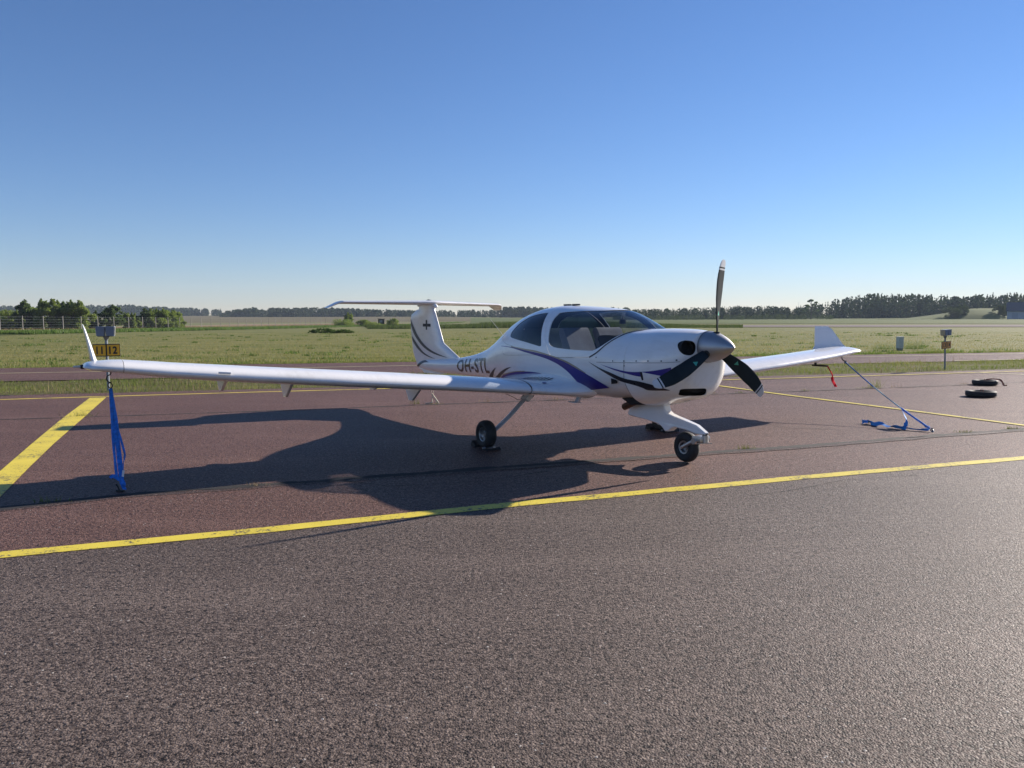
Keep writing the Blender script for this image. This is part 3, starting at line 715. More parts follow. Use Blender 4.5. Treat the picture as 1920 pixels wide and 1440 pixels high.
# ------------------------------------------------------------------ ground
def zg(x, y):
    """terrain height: level airfield, a slight dip on the far left, rising fields beyond"""
    d = math.hypot(x, y); az = math.degrees(math.atan2(x, max(y, .01)))
    left = min(1, max(0, (-az+2)/10)); left = left*left*(3-2*left)
    def pl(P): return float(np.interp(d, [p[0] for p in P], [p[1] for p in P]))
    zl = pl([(0,0),(100,0),(175,-.50),(340,-1.25),(430,-1.2),(600,1.6),(900,3.6),(1200,6),(3000,8)])
    zr = pl([(0,0),(300,-.1),(450,-.1),(700,1.2),(1000,4),(3000,8)])
    return (zl*left+zr*(1-left))
def asphalt(name, base, grey, dark, seed=0.0, gloss=.0):
    m = NT(name); p = m.pos()
    vo = m.n('ShaderNodeTexVoronoi', feature='F1'); vo.inputs['Scale'].default_value = 105; m.l(p, vo.inputs['Vector'])
    vc = m.n('ShaderNodeSeparateColor'); m.l(vo.outputs['Color'], vc.inputs[0])
    big = m.noise(p, .45, 6, .62, .4); mid = m.noise(p, 5, 5, .6); fine = m.noise(p, 60, 4, .7)
    lon = m.noise(m.scale(p, (.5, 3.0, 1)), .5, 4, .6)
    col = m.ramp(vc.outputs[0], [(0, dark), (.35, base), (.80, grey), (1, tuple(c*1.5 for c in grey))])
    col = m.mix(m.math('MULTIPLY', m.ramp(big, [(.35, (0, 0, 0)), (.65, (1, 1, 1))]), .42), col, tuple(c*.62 for c in base))
    col = m.mix(m.math('MULTIPLY', m.ramp(lon, [(.5, (0, 0, 0)), (.72, (1, 1, 1))]), .30), col, tuple(c*1.35 for c in grey))
    pit = m.math('ADD', m.math('MULTIPLY', m.noise(p, 52, 4, .72), .72), m.math('MULTIPLY', m.noise(p, 21, 3, .6), .28))
    col = m.mix(m.ramp(pit, [(.42, (1, 1, 1)), (.475, (0, 0, 0))]), col, tuple(c*.25 for c in dark))  # near-black bitumen between stones, with their self-shadow put into the colour
    col = m.mix(m.ramp(pit, [(.54, (0, 0, 0)), (.62, (1, 1, 1))]), col, tuple(c*1.45 for c in grey))
    sp = m.ramp(vc.outputs[1], [(.996, (0, 0, 0)), (.998, (1, 1, 1))])
    col = m.mix(sp, col, (.42, .40, .37))  # rare pale cells, sparkle of the stones put into the colour
    h = m.math('ADD', m.math('MULTIPLY', vo.outputs['Distance'], -1.0), m.math('MULTIPLY', pit, 2.6))
    h = m.math('ADD', h, m.math('MULTIPLY', vc.outputs[2], .5))
    nm = m.bump(h, .62, .0080)
    nm2 = m.bump(mid, .25, .012, nm)
    r = m.math('ADD', m.math('MULTIPLY', vc.outputs[1], .22), .50-gloss)
    return m.done(m.bsdf(col, r, 0, nm2, 0, .20))
ASPH_RED = asphalt('red_asphalt', (.108, .054, .042), (.165, .098, .078), (.034, .017, .014))
ASPH_GREY = asphalt('grey_asphalt', (.084, .060, .049), (.152, .118, .099), (.026, .018, .015))
def paint(name, col, wear=.44):
    m = NT(name); p = m.pos()
    f = m.noise(p, 26, 6, .72); g = m.noise(p, 2.2, 5, .6); h = m.noise(p, 110, 3, .6)
    c = m.ramp(g, [(.3, tuple(k*.80 for k in col)), (.7, col)])
    w = m.math('ADD', m.math('MULTIPLY', f, .65), m.math('MULTIPLY', g, .35))
    c = m.mix(m.ramp(w, [(wear-.035, (1, 1, 1)), (wear, (0, 0, 0))]), c, (.085, .070, .045))
    return m.done(m.bsdf(c, .55, 0, m.bump(h, .5, .004)))
YEL = paint('yellow_road_paint', (.66, .53, .05), .455); PYEL = paint('pale_yellow_paint', (.52, .47, .24), .43)
def fieldmat():
    m = NT('mown_field'); p = m.pos()
    a = m.noise(m.scale(p, (.35, 1.6, 1)), .22, 6, .62, .3); b = m.noise(p, .045, 4, .5); c = m.noise(p, 9, 4, .7); w = m.noise(m.scale(p, (.5, 2.4, 1)), .9, 5, .65)
    col = m.ramp(a, [(.28, (.085, .115, .026)), (.45, (.15, .165, .048)), (.60, (.22, .205, .075)), (.75, (.29, .25, .115))])
    col = m.mix(m.math('MULTIPLY', m.ramp(w, [(.42, (0, 0, 0)), (.60, (1, 1, 1))]), .5), col, (.080, .100, .024))
    col = m.mix(m.math('MULTIPLY', b, .5), col, (.165, .155, .052))
    col = m.mix(m.math('MULTIPLY', c, .35), col, (.050, .060, .018))
    nm = m.bump(c, .8, .06)
    return m.done(m.bsdf(col, .85, 0, nm, 0, .15))
FIELD = fieldmat()
def flat_ground(name, stops, sx=.6, sc=.15, rough=.9):
    m = NT(name); p = m.pos(); a = m.noise(m.scale(p, (.5, 2, 1)), sc, 6, .6, .2); b = m.noise(p, 3, 4, .6)
    return m.done(m.bsdf(m.mix(m.math('MULTIPLY', b, .3), m.ramp(a, stops), tuple(c*.5 for c in stops[0][1])), rough, 0, m.bump(b, .6, .08), 0, .1))
DRY = flat_ground('dry_grass_ground', [(.3, (.20, .150, .085)), (.7, (.30, .225, .14))])
CROP = flat_ground('far_crop_ground', [(.3, (.105, .095, .045)), (.7, (.165, .135, .075))], sc=.02)
SOIL = flat_ground('verge_soil', [(.3, (.060, .062, .022)), (.7, (.135, .115, .055))], sc=.8)
GREENF = flat_ground('green_field_ground', [(.3, (.075, .105, .028)), (.7, (.115, .135, .045))], sc=.05)

# terrain: radial sheet following zg, reaching the horizon
R_ = [0, 6, 12, 20, 30, 42, 55, 70, 85, 100, 120, 140, 160, 185, 215, 250, 290, 340, 400, 460, 520, 600, 700, 820, 950, 1100, 1300, 1600, 2000, 2600, 3500]
NA = 180; V = []; F = []
for r in R_:
    for k in range(NA):
        a = 2*PI*k/NA; x, y = r*sin(a), r*cos(a); V.append((x, y, zg(x, y)-.045))
for i in range(len(R_)-1):
    for k in range(NA): F.append((i*NA+k, i*NA+(k+1) % NA, (i+1)*NA+(k+1) % NA, (i+1)*NA+k))
ptag(mobj('ground', V, F, FIELD), kind='structure')

def extend(P, a=40, b=40):
    P = [Vector(p) for p in P]; d0 = (P[0]-P[1]).normalized(); d1 = (P[-1]-P[-2]).normalized()
    return [P[0]+d0*a]+P+[P[-1]+d1*b]
def rs(P, step=.5, jit=0.0):
    P = [Vector(p) for p in P]; d = [0]
    for a, b in zip(P, P[1:]): d.append(d[-1]+(b-a).length)
    n = max(2, int(d[-1]/step)+1); out = []
    for k, x in enumerate(np.linspace(0, d[-1], n)):
        q = Vector((float(np.interp(x, d, [p.x for p in P])), float(np.interp(x, d, [p.y for p in P]))))
        if jit: q += Vector((0, jit*(mnoise.noise((q.x*3, q.y*3, 1.7))+.5*mnoise.noise((q.x*11, q.y*11, 5.1)))))
        out.append(q)
    return out
def band(name, A, B, z, mat, kind='structure', thick=0, **kw):
    """strip between two polylines resampled to equal counts"""
    n = 160
    def eq(P):
        P = [Vector(p) for p in P]; d = [0]
        for a, b in zip(P, P[1:]): d.append(d[-1]+(b-a).length)
        return [Vector((float(np.interp(x*d[-1], d, [p.x for p in P])), float(np.interp(x*d[-1], d, [p.y for p in P])))) for x in np.linspace(0, 1, n)]
    A, B = eq(A), eq(B); V = []; m = 4
    for a, b in zip(A, B):
        for j in range(m+1):
            q = a.lerp(b, j/m); V.append((q.x, q.y, z+(zg(q.x, q.y) if q.length > 60 else 0)))
    F = [(i*(m+1)+j, (i+1)*(m+1)+j, (i+1)*(m+1)+j+1, i*(m+1)+j+1) for i in range(n-1) for j in range(m)]
    o = mobj(name, V, F, mat, smooth=False)
    bm = bmesh.new(); bm.from_mesh(o.data)
    bmesh.ops.recalc_face_normals(bm, faces=bm.faces)
    if sum(f.normal.z for f in bm.faces) < 0: bmesh.ops.reverse_faces(bm, faces=bm.faces)
    bm.to_mesh(o.data); bm.free()
    return ptag(o, kind=kind, **kw)
def line(name, P, w, z, mat, jit=.006, step=.25, ext=(30, 30), wv=.0):
    Q = rs(extend(P, *ext) if ext else P, step); V = []
    for i, p in enumerate(Q):
        d = (Q[min(i+1, len(Q)-1)]-Q[max(i-1, 0)]).normalized(); nn = Vector((-d.y, d.x))
        a = w/2+jit*mnoise.noise((p.x*7, p.y*7, 3))*2+wv*mnoise.noise((p.x*1.3, p.y*1.3, 9)); b = w/2+jit*mnoise.noise((p.x*7, p.y*7, 13))*2+wv*mnoise.noise((p.x*1.9, p.y*1.9, 19))
        V += [(p.x+nn.x*a, p.y+nn.y*a, z), (p.x-nn.x*b, p.y-nn.y*b, z)]
    F = [(2*i, 2*i+1, 2*i+3, 2*i+2) for i in range(len(Q)-1)]
    return ptag(mobj(name, V, F, mat, smooth=False), kind='structure')

FL = [(-3.59,5.35),(-2.0,5.95),(0,6.78),(2.95,7.89),(5.94,8.96)]
TT_ = [(-17.15,26.13),(-14.01,26.96),(-9.27,28.0),(-3.56,29.2),(4.5,31.3),(11.86,33.0),(22.36,35.4)]
TB_ = [(-13.57,20.64),(-11.01,21.25),(-7.31,22.2),(-2.82,23.2),(3.5,25.1),(9.78,26.8),(18.11,29.0)]
MB_ = [(-11.07,16.8),(-9.0,17.3),(-5.99,18.1),(-2.32,19.0),(2.5,20.4),(7.83,21.9),(11.48,22.9),(15.76,24.2)]
rag = lambda P, k, st=.35: rs(extend(P, 80, 80), st, k)
near = [(-40,-60),(0,-60),(80,-60)]
FLx = extend(FL, 60, 60)
band('near_apron', [(-60,-20),(-30,-45),(70,-45),(110,20)], [tuple(FLx[0]-Vector((0,.02)))]+[tuple(p) for p in FLx[1:-1]]+[tuple(FLx[-1])], .0, ASPH_GREY)
def band2(name, A, B, z, mat):
    """strip along two long ragged edges sharing the x coordinate"""
    A = [Vector(p) for p in A]; B = [Vector(p) for p in B]
    xs = np.arange(-75, 85, .20)
    ya = np.interp(xs, [p.x for p in A], [p.y for p in A]); yb = np.interp(xs, [p.x for p in B], [p.y for p in B]); V = []
    for x, a, b in zip(xs, ya, yb):
        for j in range(5): V.append((x, a+(b-a)*j/4, z+(zg(x, a+(b-a)*j/4))))
    F = [(i*5+j, (i+1)*5+j, (i+1)*5+j+1, i*5+j+1) for i in range(len(xs)-1) for j in range(4)]
    return ptag(mobj(name, V, F, mat, smooth=False), kind='structure')
band2('parking_apron', FLx, rag(MB_, .10), .0, ASPH_RED)
band2('verge_ground', [p+Vector((0, -.6)) for p in rag(MB_, 0)], [p+Vector((0, .6)) for p in rag(TB_, 0)], -.022, SOIL)
band2('taxiway', rag(TB_, .12), rag(TT_, .14), .0, ASPH_RED)

line('yellow_line_front', FL, .165, .004, YEL, wv=.012)
line('yellow_line_back', [(-10.48,15.91),(-8.25,16.62),(-5.77,17.35),(-2.25,18.3),(1.5,19.25),(5.38,20.30),(7.42,20.84),(11.11,21.94),(15.21,23.16)], .13, .004, YEL)
LL = [(-8.80,16.2),(-7.41,12.75),(-6.4,10.34),(-5.56,8.37),(-4.2,5.16)]; LR = [(-8.50,16.28),(-7.16,12.97),(-6.05,10.2),(-5.38,8.6),(-3.95,5.26)]
band('yellow_line_left', LL, LR, .0045, YEL)
line('yellow_line_right', [(4.50,19.9),(4.92,18.64),(5.8,16.25),(6.93,13.63),(7.71,11.68),(8.55,9.85)], .12, .0045, YEL, ext=None)
line('yellow_line_branch', [(13.5,22.75),(14.32,21.79),(17,19)], .11, .0045, PYEL, ext=None)
line('taxiway_centre_line', [(-15.56,23.69),(-12.73,24.3),(-8.39,25.45),(-3.25,26.99),(4,29.0),(17.41,32.6)], .12, .004, PYEL)
line('taxiway_edge_line', [(17.41,28.93),(19.5,29.4)], .12, .005, PYEL, ext=(1.2, 30))

CRACK = simple('crack_filler', (.010, .008, .008), .9, var=.3)
PATCH = asphalt('joint_patch', (.060, .036, .029), (.115, .078, .066), (.014, .009, .008))
J1 = [(-4.47,6.69),(-3.67,7.20),(-2.54,7.60),(-1.75,7.90),(0,8.55),(.89,8.88),(1.98,9.25),(2.9,9.58),(3.49,9.78),(5.86,10.72),(7.44,11.30)]
J2 = [(-8.4,12.73),(-6.55,13.20),(-4.55,13.75),(-3.14,14.20),(-1.52,14.72),(.42,15.37),(4.85,16.75),(6.12,17.12),(10.69,18.57),(12.73,19.35)]
def crack(name, P, w, z=.003, step=.05, ext=(12, 12)):
    Q = rs(extend(P, *ext) if ext else P, step, .030); V = []
    for i, p in enumerate(Q):
        k = w*max(.45, 1.15+1.3*mnoise.noise((p.x*2.1, p.y*2.1, 4))+.9*mnoise.noise((p.x*9, p.y*9, 8)))
        V += [(p.x, p.y+k/2, z), (p.x, p.y-k/2, z)]
    return ptag(mobj(name, V, [(2*i, 2*i+1, 2*i+3, 2*i+2) for i in range(len(Q)-1)], CRACK, smooth=False), kind='structure')
crack('pavement_joint_front', J1, .095); crack('pavement_joint_back', J2, .060)
line('joint_patch_front', [(x, y-.10) for x, y in J1], .11, .002, PATCH, jit=.02, ext=(12, 12), wv=.03)
crack('pavement_crack', [(3.6,12.0),(4.12,11.5),(4.68,11.32),(5.17,11.02),(5.73,11.2)], .014, ext=None)
crack('pavement_crack', [(-3.1,18.1),(-2.9,17.2),(-3.0,16.1),(-2.95,14.4)], .012, ext=None)
crack('pavement_crack', [(-1.7,7.8),(-1.2,7.55),(-.3,7.75),(.4,8.3)], .012, ext=None)
crack('pavement_crack', [(2.2,7.1),(2.7,7.35),(3.3,7.75),(4.2,8.0)], .008, ext=None)

# ------------------------------------------------------------------ vegetation materials
def leafmat(name, cols, trans=.25, rough=.6, macro=0.0):
    m = NT(name); i = m.island(); p = m.pos()
    if macro:      # stretched patches of drier and greener growth, as a mower leaves them
        g = m.noise(m.scale(p, (.16, 1.7, 1)), .30, 6, .65, .3); g2 = m.noise(p, .07, 3, .5)
        g = m.math('ADD', m.math('MULTIPLY', g, .7), m.math('MULTIPLY', g2, .3))
        i = m.math('ADD', m.math('MULTIPLY', i, 1-macro), m.math('MULTIPLY', m.math('MULTIPLY', m.math('SUBTRACT', g, .37), 4.2), macro), True)
    c = m.ramp(i, [(k/(len(cols)-1), cc) for k, cc in enumerate(cols)])
    c = m.mix(m.math('MULTIPLY', m.noise(p, .7, 3), .45), c, tuple(x*.55 for x in cols[0]))
    d = m.n('ShaderNodeBsdfDiffuse'); m.l(c, d.inputs[0]); t = m.n('ShaderNodeBsdfTranslucent'); m.l(c, t.inputs[0])
    g = m.n('ShaderNodeBsdfGlossy'); g.inputs['Roughness'].default_value = .5; g.inputs[0].default_value = (.5, .5, .5, 1)
    mx = m.n('ShaderNodeMixShader'); mx.inputs[0].default_value = trans; m.l(d.outputs[0], mx.inputs[1]); m.l(t.outputs[0], mx.inputs[2])
    m2 = m.n('ShaderNodeMixShader'); m2.inputs[0].default_value = .03; m.l(mx.outputs[0], m2.inputs[1]); m.l(g.outputs[0], m2.inputs[2])
    return m.done(m2)
L_PINE = leafmat('pine_needles', [(.060,.105,.024),(.10,.16,.040),(.16,.22,.06)], .55)
L_BUSH = leafmat('bush_leaves', [(.13,.19,.030),(.20,.27,.05),(.28,.34,.08)], .6)
L_FOR = leafmat('forest_leaves', [(.022,.042,.014),(.034,.060,.020),(.052,.082,.028)])
L_GRASS = leafmat('grass_blades', [(.085,.13,.022),(.14,.19,.038),(.21,.23,.06),(.33,.29,.13)], .5, macro=.4)
L_FIELD = leafmat('field_blades', [(.13,.16,.034),(.23,.23,.068),(.33,.285,.105),(.43,.35,.17)], .5, macro=.72)
L_RANK = leafmat('rank_grass', [(.06,.12,.016),(.10,.17,.028),(.16,.22,.045)], .5)
L_DRY = leafmat('dry_blades', [(.22,.16,.08),(.32,.24,.13),(.40,.31,.19)], .3)
L_SCRUB = leafmat('scrub_leaves', [(.040,.062,.016),(.062,.092,.024),(.09,.12,.036)], .35)
L_REED = leafmat('reed_blades', [(.045,.075,.014),(.075,.108,.024),(.115,.14,.040)], .4)
L_WEED = leafmat('weed_leaves', [(.10,.13,.03),(.17,.19,.045),(.26,.24,.09)], .4)
BARK = simple('bark', (.11, .075, .05), .9, var=.25, bump=.5)

def fast_mesh(name, V, nv, mat, parent=None):
    """V: (N*nv,3) array of separate polygons with nv corners"""
    V = np.asarray(V, dtype=np.float32).reshape(-1, 3); n = len(V)//nv
    me = bpy.data.meshes.new(name); me.vertices.add(n*nv); me.vertices.foreach_set('co', V.ravel())
    me.loops.add(n*nv); me.loops.foreach_set('vertex_index', np.arange(n*nv, dtype=np.int32))
    me.polygons.add(n); me.polygons.foreach_set('loop_start', np.arange(0, n*nv, nv, dtype=np.int32))
    try: me.polygons.foreach_set('loop_total', np.full(n, nv, dtype=np.int32))
    except Exception: pass
    me.materials.append(mat); me.update(calc_edges=True); me.validate()
    o = bpy.data.objects.new(name, me); COL.objects.link(o)
    if parent: o.parent = parent
    return o
def blades(name, X, Y, Z, h, w, mat, lean=.35, parent=None):
    n = len(X); a = nrg.uniform(0, 2*PI, n); b = nrg.uniform(0, 2*PI, n); l = nrg.uniform(0, lean, n)*h
    V = np.zeros((n, 3, 3)); dx = np.cos(a)*w/2; dy = np.sin(a)*w/2
    V[:, 0] = np.stack([X-dx, Y-dy, Z], 1); V[:, 1] = np.stack([X+dx, Y+dy, Z], 1); V[:, 2] = np.stack([X+np.cos(b)*l, Y+np.sin(b)*l, Z+h], 1)
    return fast_mesh(name, V, 3, mat, parent)
def patchy(X, Y, sc, thr):
    return np.array([mnoise.noise((x*sc, y*sc, 2.2)) > thr for x, y in zip(X, Y)])

# verge between apron and taxiway
def yat(P, x):
    P = extend(P, 80, 80); return np.interp(x, [p.x for p in P], [p.y for p in P])
n = 90000; X = nrg.uniform(-32, 36, n); lo = yat(MB_, X)-.05; hi = yat(TB_, X)+.10
Y = lo+(hi-lo)*nrg.uniform(0, 1, n); H = nrg.uniform(.03, .12, n)*np.array([.30+1.5*max(0, mnoise.noise((x*.55, y*.9, 0))+.30) for x, y in zip(X, Y)])
edge = np.minimum((Y-lo), (hi-Y)); H *= np.clip(.35+edge*1.2, .3, 1)
ptag(blades('verge_grass', X, Y, np.full(n, -.02), H, nrg.uniform(.006, .014, n), L_GRASS), kind='stuff')
k = 5000; X = nrg.uniform(-32, 36, k); lo = yat(MB_, X); hi = yat(TB_, X); Y = lo+(hi-lo)*nrg.uniform(0, 1, k)**1.5
msk = patchy(X, Y, .45, .12); X, Y = X[msk], Y[msk]
ptag(blades('dry_verge_stalks', X, Y, np.full(len(X), -.02), nrg.uniform(.12, .32, len(X)), nrg.uniform(.006, .012, len(X)), L_DRY, .5), kind='stuff')
# mown field
n = 170000; D = 26/(1-nrg.uniform(0, 1, n)*(1-26/95)); az = np.radians(nrg.uniform(-46, 46, n)); X = D*np.sin(az)*1.0; Y = D*np.cos(az)
ok = Y > yat(TT_, X)-.02; X, Y, D = X[ok], Y[ok], D[ok]
H = nrg.uniform(.02, .06, len(X))*(1+1.2*np.clip((35-D)/8, 0, 1))
ptag(blades('field_grass', X, Y, np.full(len(X), -.045), H, .008+.0005*D, L_FIELD, .8), kind='stuff')
# taller fringe along the far taxiway edge
n = 26000; X = nrg.uniform(-40, 45, n); Y = yat(TT_, X)-.10+np.abs(nrg.normal(0, .55, n)); H = nrg.uniform(.04, .16, n)*np.array([.4+1.8*max(0, mnoise.noise((x*.5, 0, 7))+.25) for x in X])
ptag(blades('fringe_grass', X, Y, np.full(n, -.04), H, nrg.uniform(.010, .022, n), L_GRASS, .5), kind='stuff')

# coarse weeds standing in the mown field, thickest beside the taxiway
X = []; Y = []; H = []; Wd = []
for k in range(520):
    D = 27+62*rnd.random()**1.9; z_ = rad(rnd.uniform(-42, 42)); x0 = D*sin(z_); y0 = D*cos(z_)
    y0 = max(y0, float(yat(TT_, x0))+rnd.uniform(.05, 1.2)); hh = rnd.uniform(.07, .20); r0 = rnd.uniform(.10, .55)
    for j in range(34):
        X.append(x0+rnd.gauss(0, r0)); Y.append(y0+rnd.gauss(0, r0*.5)); H.append(hh*rnd.uniform(.4, 1)); Wd.append(.012+.0006*D)
ptag(blades('field_weeds', np.array(X), np.array(Y), np.full(len(X), -.045), np.array(H), np.array(Wd), L_RANK, .7), kind='stuff')
# fence line and what lies behind it (left)
FP = [(-65.0+.39*k, 99.5+3.98*k) for k in range(-6, 62)]
def fx(y): return -65.0+.39*(y-99.5)/3.98
n = 60000; u = nrg.uniform(0, 1, n)**1.6; Yf = 84+u*300; off = nrg.uniform(.2, 15, n)
X = np.array([fx(y) for y in Yf])+off; ok = np.ones(n, bool)
Z = np.array([zg(x, y)-.05 for x, y in zip(X, Yf)])
ptag(blades('rank_grass', X, Yf, Z, nrg.uniform(.15, .55, n), nrg.uniform(.06, .16, n), L_RANK, .5), kind='stuff')
n = 40000; u = nrg.uniform(0, 1, n)**1.5; Yf = 84+u*230; X = np.array([fx(y) for y in Yf])-nrg.uniform(0, 26, n)
Z = np.array([zg(x, y)-.05 for x, y in zip(X, Yf)])
ptag(blades('dry_grass', X, Yf, Z, nrg.uniform(.2, .62, n), nrg.uniform(.06, .16, n), L_DRY, .5), kind='stuff')
# ground tints following the terrain
def sheet(name, poly_fn, mat, dz):
    V = []; F = []; us = np.linspace(0, 1, 60); vs = np.linspace(0, 1, 14)
    for u in us:
        for v in vs:
            x, y = poly_fn(u, v); V.append((x, y, zg(x, y)+dz))
    m = len(vs); F = [(i*m+j, i*m+j+1, (i+1)*m+j+1, (i+1)*m+j) for i in range(len(us)-1) for j in range(m-1)]
    o = mobj(name, V, F, mat, smooth=False); bm = bmesh.new(); bm.from_mesh(o.data); 
    if sum(f.normal.z for f in bm.faces) < 0: bmesh.ops.reverse_faces(bm, faces=bm.faces)
    bm.to_mesh(o.data); bm.free()
    return ptag(o, kind='structure')
sheet('rank_verge_ground', lambda u, v: (fx(80+330*u)+15*v, 80+330*u), GREENF, -.01)
sheet('dry_meadow', lambda u, v: (fx(80+360*u)-(60+40*u)*v, 80+360*u), DRY, -.012)
def polar(a0, a1, d0, d1):
    return lambda u, v: ((d0+(d1-d0)*v)*sin(rad(a0+(a1-a0)*u)), (d0+(d1-d0)*v)*cos(rad(a0+(a1-a0)*u)))
sheet('far_crop_field', polar(-48, -3, 440, 1000), CROP, .05)
sheet('far_green_field', polar(-3, 60, 190, 620), GREENF, .02)
sheet('far_runway', lambda u, v: (26+150*u, (126.5-22*u*1.35)+(30+10*u)*v*.9), flat_ground('runway_surface', [(.3, (.16, .135, .125)), (.7, (.20, .175, .16))]), .03)

# fence
POSTM = MB(); 
fe = empty('wire_fence', (FP[0][0], FP[0][1], 0)); ptag(fe, 'long pale fence of concrete posts and thin wires across the far left field', 'fence')
ox, oy = FP[0]
for k, (x, y) in enumerate(FP):
    z = zg(x, y)-.1; mb = MB(); lean = rnd.uniform(-.03, .03)
    mb.tube([(x-ox, y-oy, z), (x-ox+lean, y-oy, z+2.30)], [.062, .052], 4)
    mb.build('post', CONC, fe, False)
mb = MB()
for hh in (.35, .7, 1.05, 1.4, 1.75, 2.1):
    mb.tube([(x-ox, y-oy, zg(x, y)-.05+hh) for x, y in FP], .0045, 3, False)
mb.build('wires', GALV, fe, False)

# ------------------------------------------------------------------ trees
def clump_cloud(centres, radii, per, size, squash=1.0, up=.3):
    """leaf quads scattered on and in ellipsoid clumps"""
    out = []
    for (c, r) in zip(centres, radii):
        m = max(4, int(per*(r/np.mean(radii))**2))
        d = nrg.normal(size=(m, 3)); d /= np.linalg.norm(d, axis=1)[:, None]
        rr = r*nrg.uniform(.45, 1.08, m)[:, None]
        p = np.array(c)+d*rr*np.array([1, 1, squash])
        a = nrg.normal(size=(m, 3)); a /= np.linalg.norm(a, axis=1)[:, None]
        b = np.cross(a, nrg.normal(size=(m, 3))); b /= np.linalg.norm(b, axis=1)[:, None]
        s = size*nrg.uniform(.6, 1.5, m)[:, None]
        q = np.stack([p-a*s, p+b*s*.55, p+a*s, p-b*s*.55], 1); out.append(q)
    return np.concatenate(out)
def limb_mesh(mb, p, d, L, r, depth):
    q = [Vector(p)]; dd = Vector(d).normalized()
    for k in range(3):
        dd = (dd+Vector((rnd.uniform(-.2, .2), rnd.uniform(-.2, .2), rnd.uniform(-.05, .15)))).normalized(); q.append(q[-1]+dd*L/3)
    mb.tube(q, [r, r*.75, r*.5, r*.25], 6, False)
    return q[-1]
def tree(name, x, y, h, w, kind, label, cat='tree', group=None, mat=None, leaves=1.0):
    z = zg(x, y)-.08; root = empty(name, (x, y, z)); ptag(root, label, cat, group)
    mb = MB(); C = []; Rr = []
    if kind == 'spruce':
        mb.tube([(0, 0, 0), (.02*h, 0, h*.5), (0, .01*h, h*.98)], [.035*h, .022*h, .005*h], 7)
        for k in range(26):
            u = (k+.5)/26; zz = h*(.08+.90*u); rr = w/2*(1-u)**.8*rnd.uniform(.75, 1.1)
            for j in range(max(2, int(6*(1-u))+1)):
                a = rnd.uniform(0, 2*PI); q = rnd.uniform(.45, 1)*rr
                C.append((q*cos(a), q*sin(a), zz-.12*q)); Rr.append(max(.09*h*(1-u)+.02*h, .03*h))
        sq = .45
    elif kind == 'pine':
        mb.tube([(0, 0, 0), (.03*h, .01*h, h*.5), (.0, .02*h, h*.9)], [.04*h, .028*h, .008*h], 7)
        for k in range(34):
            a = rnd.uniform(0, 2*PI); u = rnd.uniform(.05, .95); d = Vector((cos(a), sin(a), .25+.9*u))
            L = w*.55*(1.12-u**1.5)*rnd.uniform(.5, 1.15); e = limb_mesh(mb, (0, 0, h*u*.85), d, L, .012*h, 0)
            C.append(tuple(e)); Rr.append(.085*h*rnd.uniform(.7, 1.25)); C.append(tuple(Vector((0, 0, h*u*.85)).lerp(e, .55))); Rr.append(.08*h)
        for k in range(4): C.append((rnd.uniform(-.04, .04)*h, rnd.uniform(-.04, .04)*h, h*(.86+.035*k))); Rr.append(.045*h)
        sq = .8
    elif kind == 'lone':
        mb.tube([(0, 0, 0), (.02*h, 0, h*.4), (-.02*h, 0, h*.7), (.02*h, 0, h*.95)], [.03*h, .024*h, .016*h, .006*h], 7)
        for (dx, zz, r) in ((-.24, .52, .10), (-.16, .66, .12), (.12, .70, .10), (.20, .80, .10), (.02, .90, .13), (-.10, .86, .09), (.26, .62, .06), (-.34, .40, .08), (.30, .42, .09)):
            e = Vector((dx*h, rnd.uniform(-.12, .12)*h, zz*h)); mb.tube([(0, 0, (zz-.14)*h), tuple(e)], [.012*h, .004*h], 5); C.append(tuple(e)); Rr.append(r*h*.8)
        sq = .55
    else:
        mb.tube([(0, 0, 0), (.02*h, -.02*h, h*.35), (0, 0, h*.75)], [.045*h, .03*h, .01*h], 7)
        low = h < 1; nb = 90 if low else (60 if kind == 'broad' else 54)
        for k in range(nb):
            a = rnd.uniform(0, 2*PI); u = rnd.uniform(.03, .90); rr = w/2*math.sqrt(max(.05, 1-(2*u-.85)**2*.85))*rnd.uniform(.30, 1.02)
            e = Vector((rr*cos(a), rr*sin(a), h*u))
            if low: e.z = h*rnd.uniform(.1, .85)*math.sqrt(max(.1, 1-(2*rr/w)**2))
            if k % 3 == 0: mb.tube([(0, 0, h*u*.5), tuple(e*.6+Vector((0, 0, h*u*.25))), tuple(e)], [.014*h, .01*h, .004*h], 5, False)
            C.append(tuple(e)); Rr.append(h*.2 if low else w*rnd.uniform(.06, .14))
        if not low:
            for k in range(9 if kind == 'broad' else 5):      # shoots that break the outline
                q = Vector((rnd.uniform(-.28, .28)*w, rnd.uniform(-.28, .28)*w, h*rnd.uniform(.84, .93)))
                for j in range(4): C.append(tuple(q+Vector((rnd.uniform(-.02, .02)*w, 0, .045*h*j)))); Rr.append(w*(.05-.009*j))
        sq = .9
    mb.build('trunk', BARK, root)
    q = clump_cloud(C, Rr, 95*leaves, .020*h+.035, sq)
    fast_mesh('crown', q, 4, mat or (L_PINE if kind in ('spruce', 'pine', 'lone') else L_BUSH), root)
    return root
def at(px, D):   # direction helper used once to lay the tree row out: bearing from the viewpoint and distance
    return ((px-960)/1464.9*D, D)
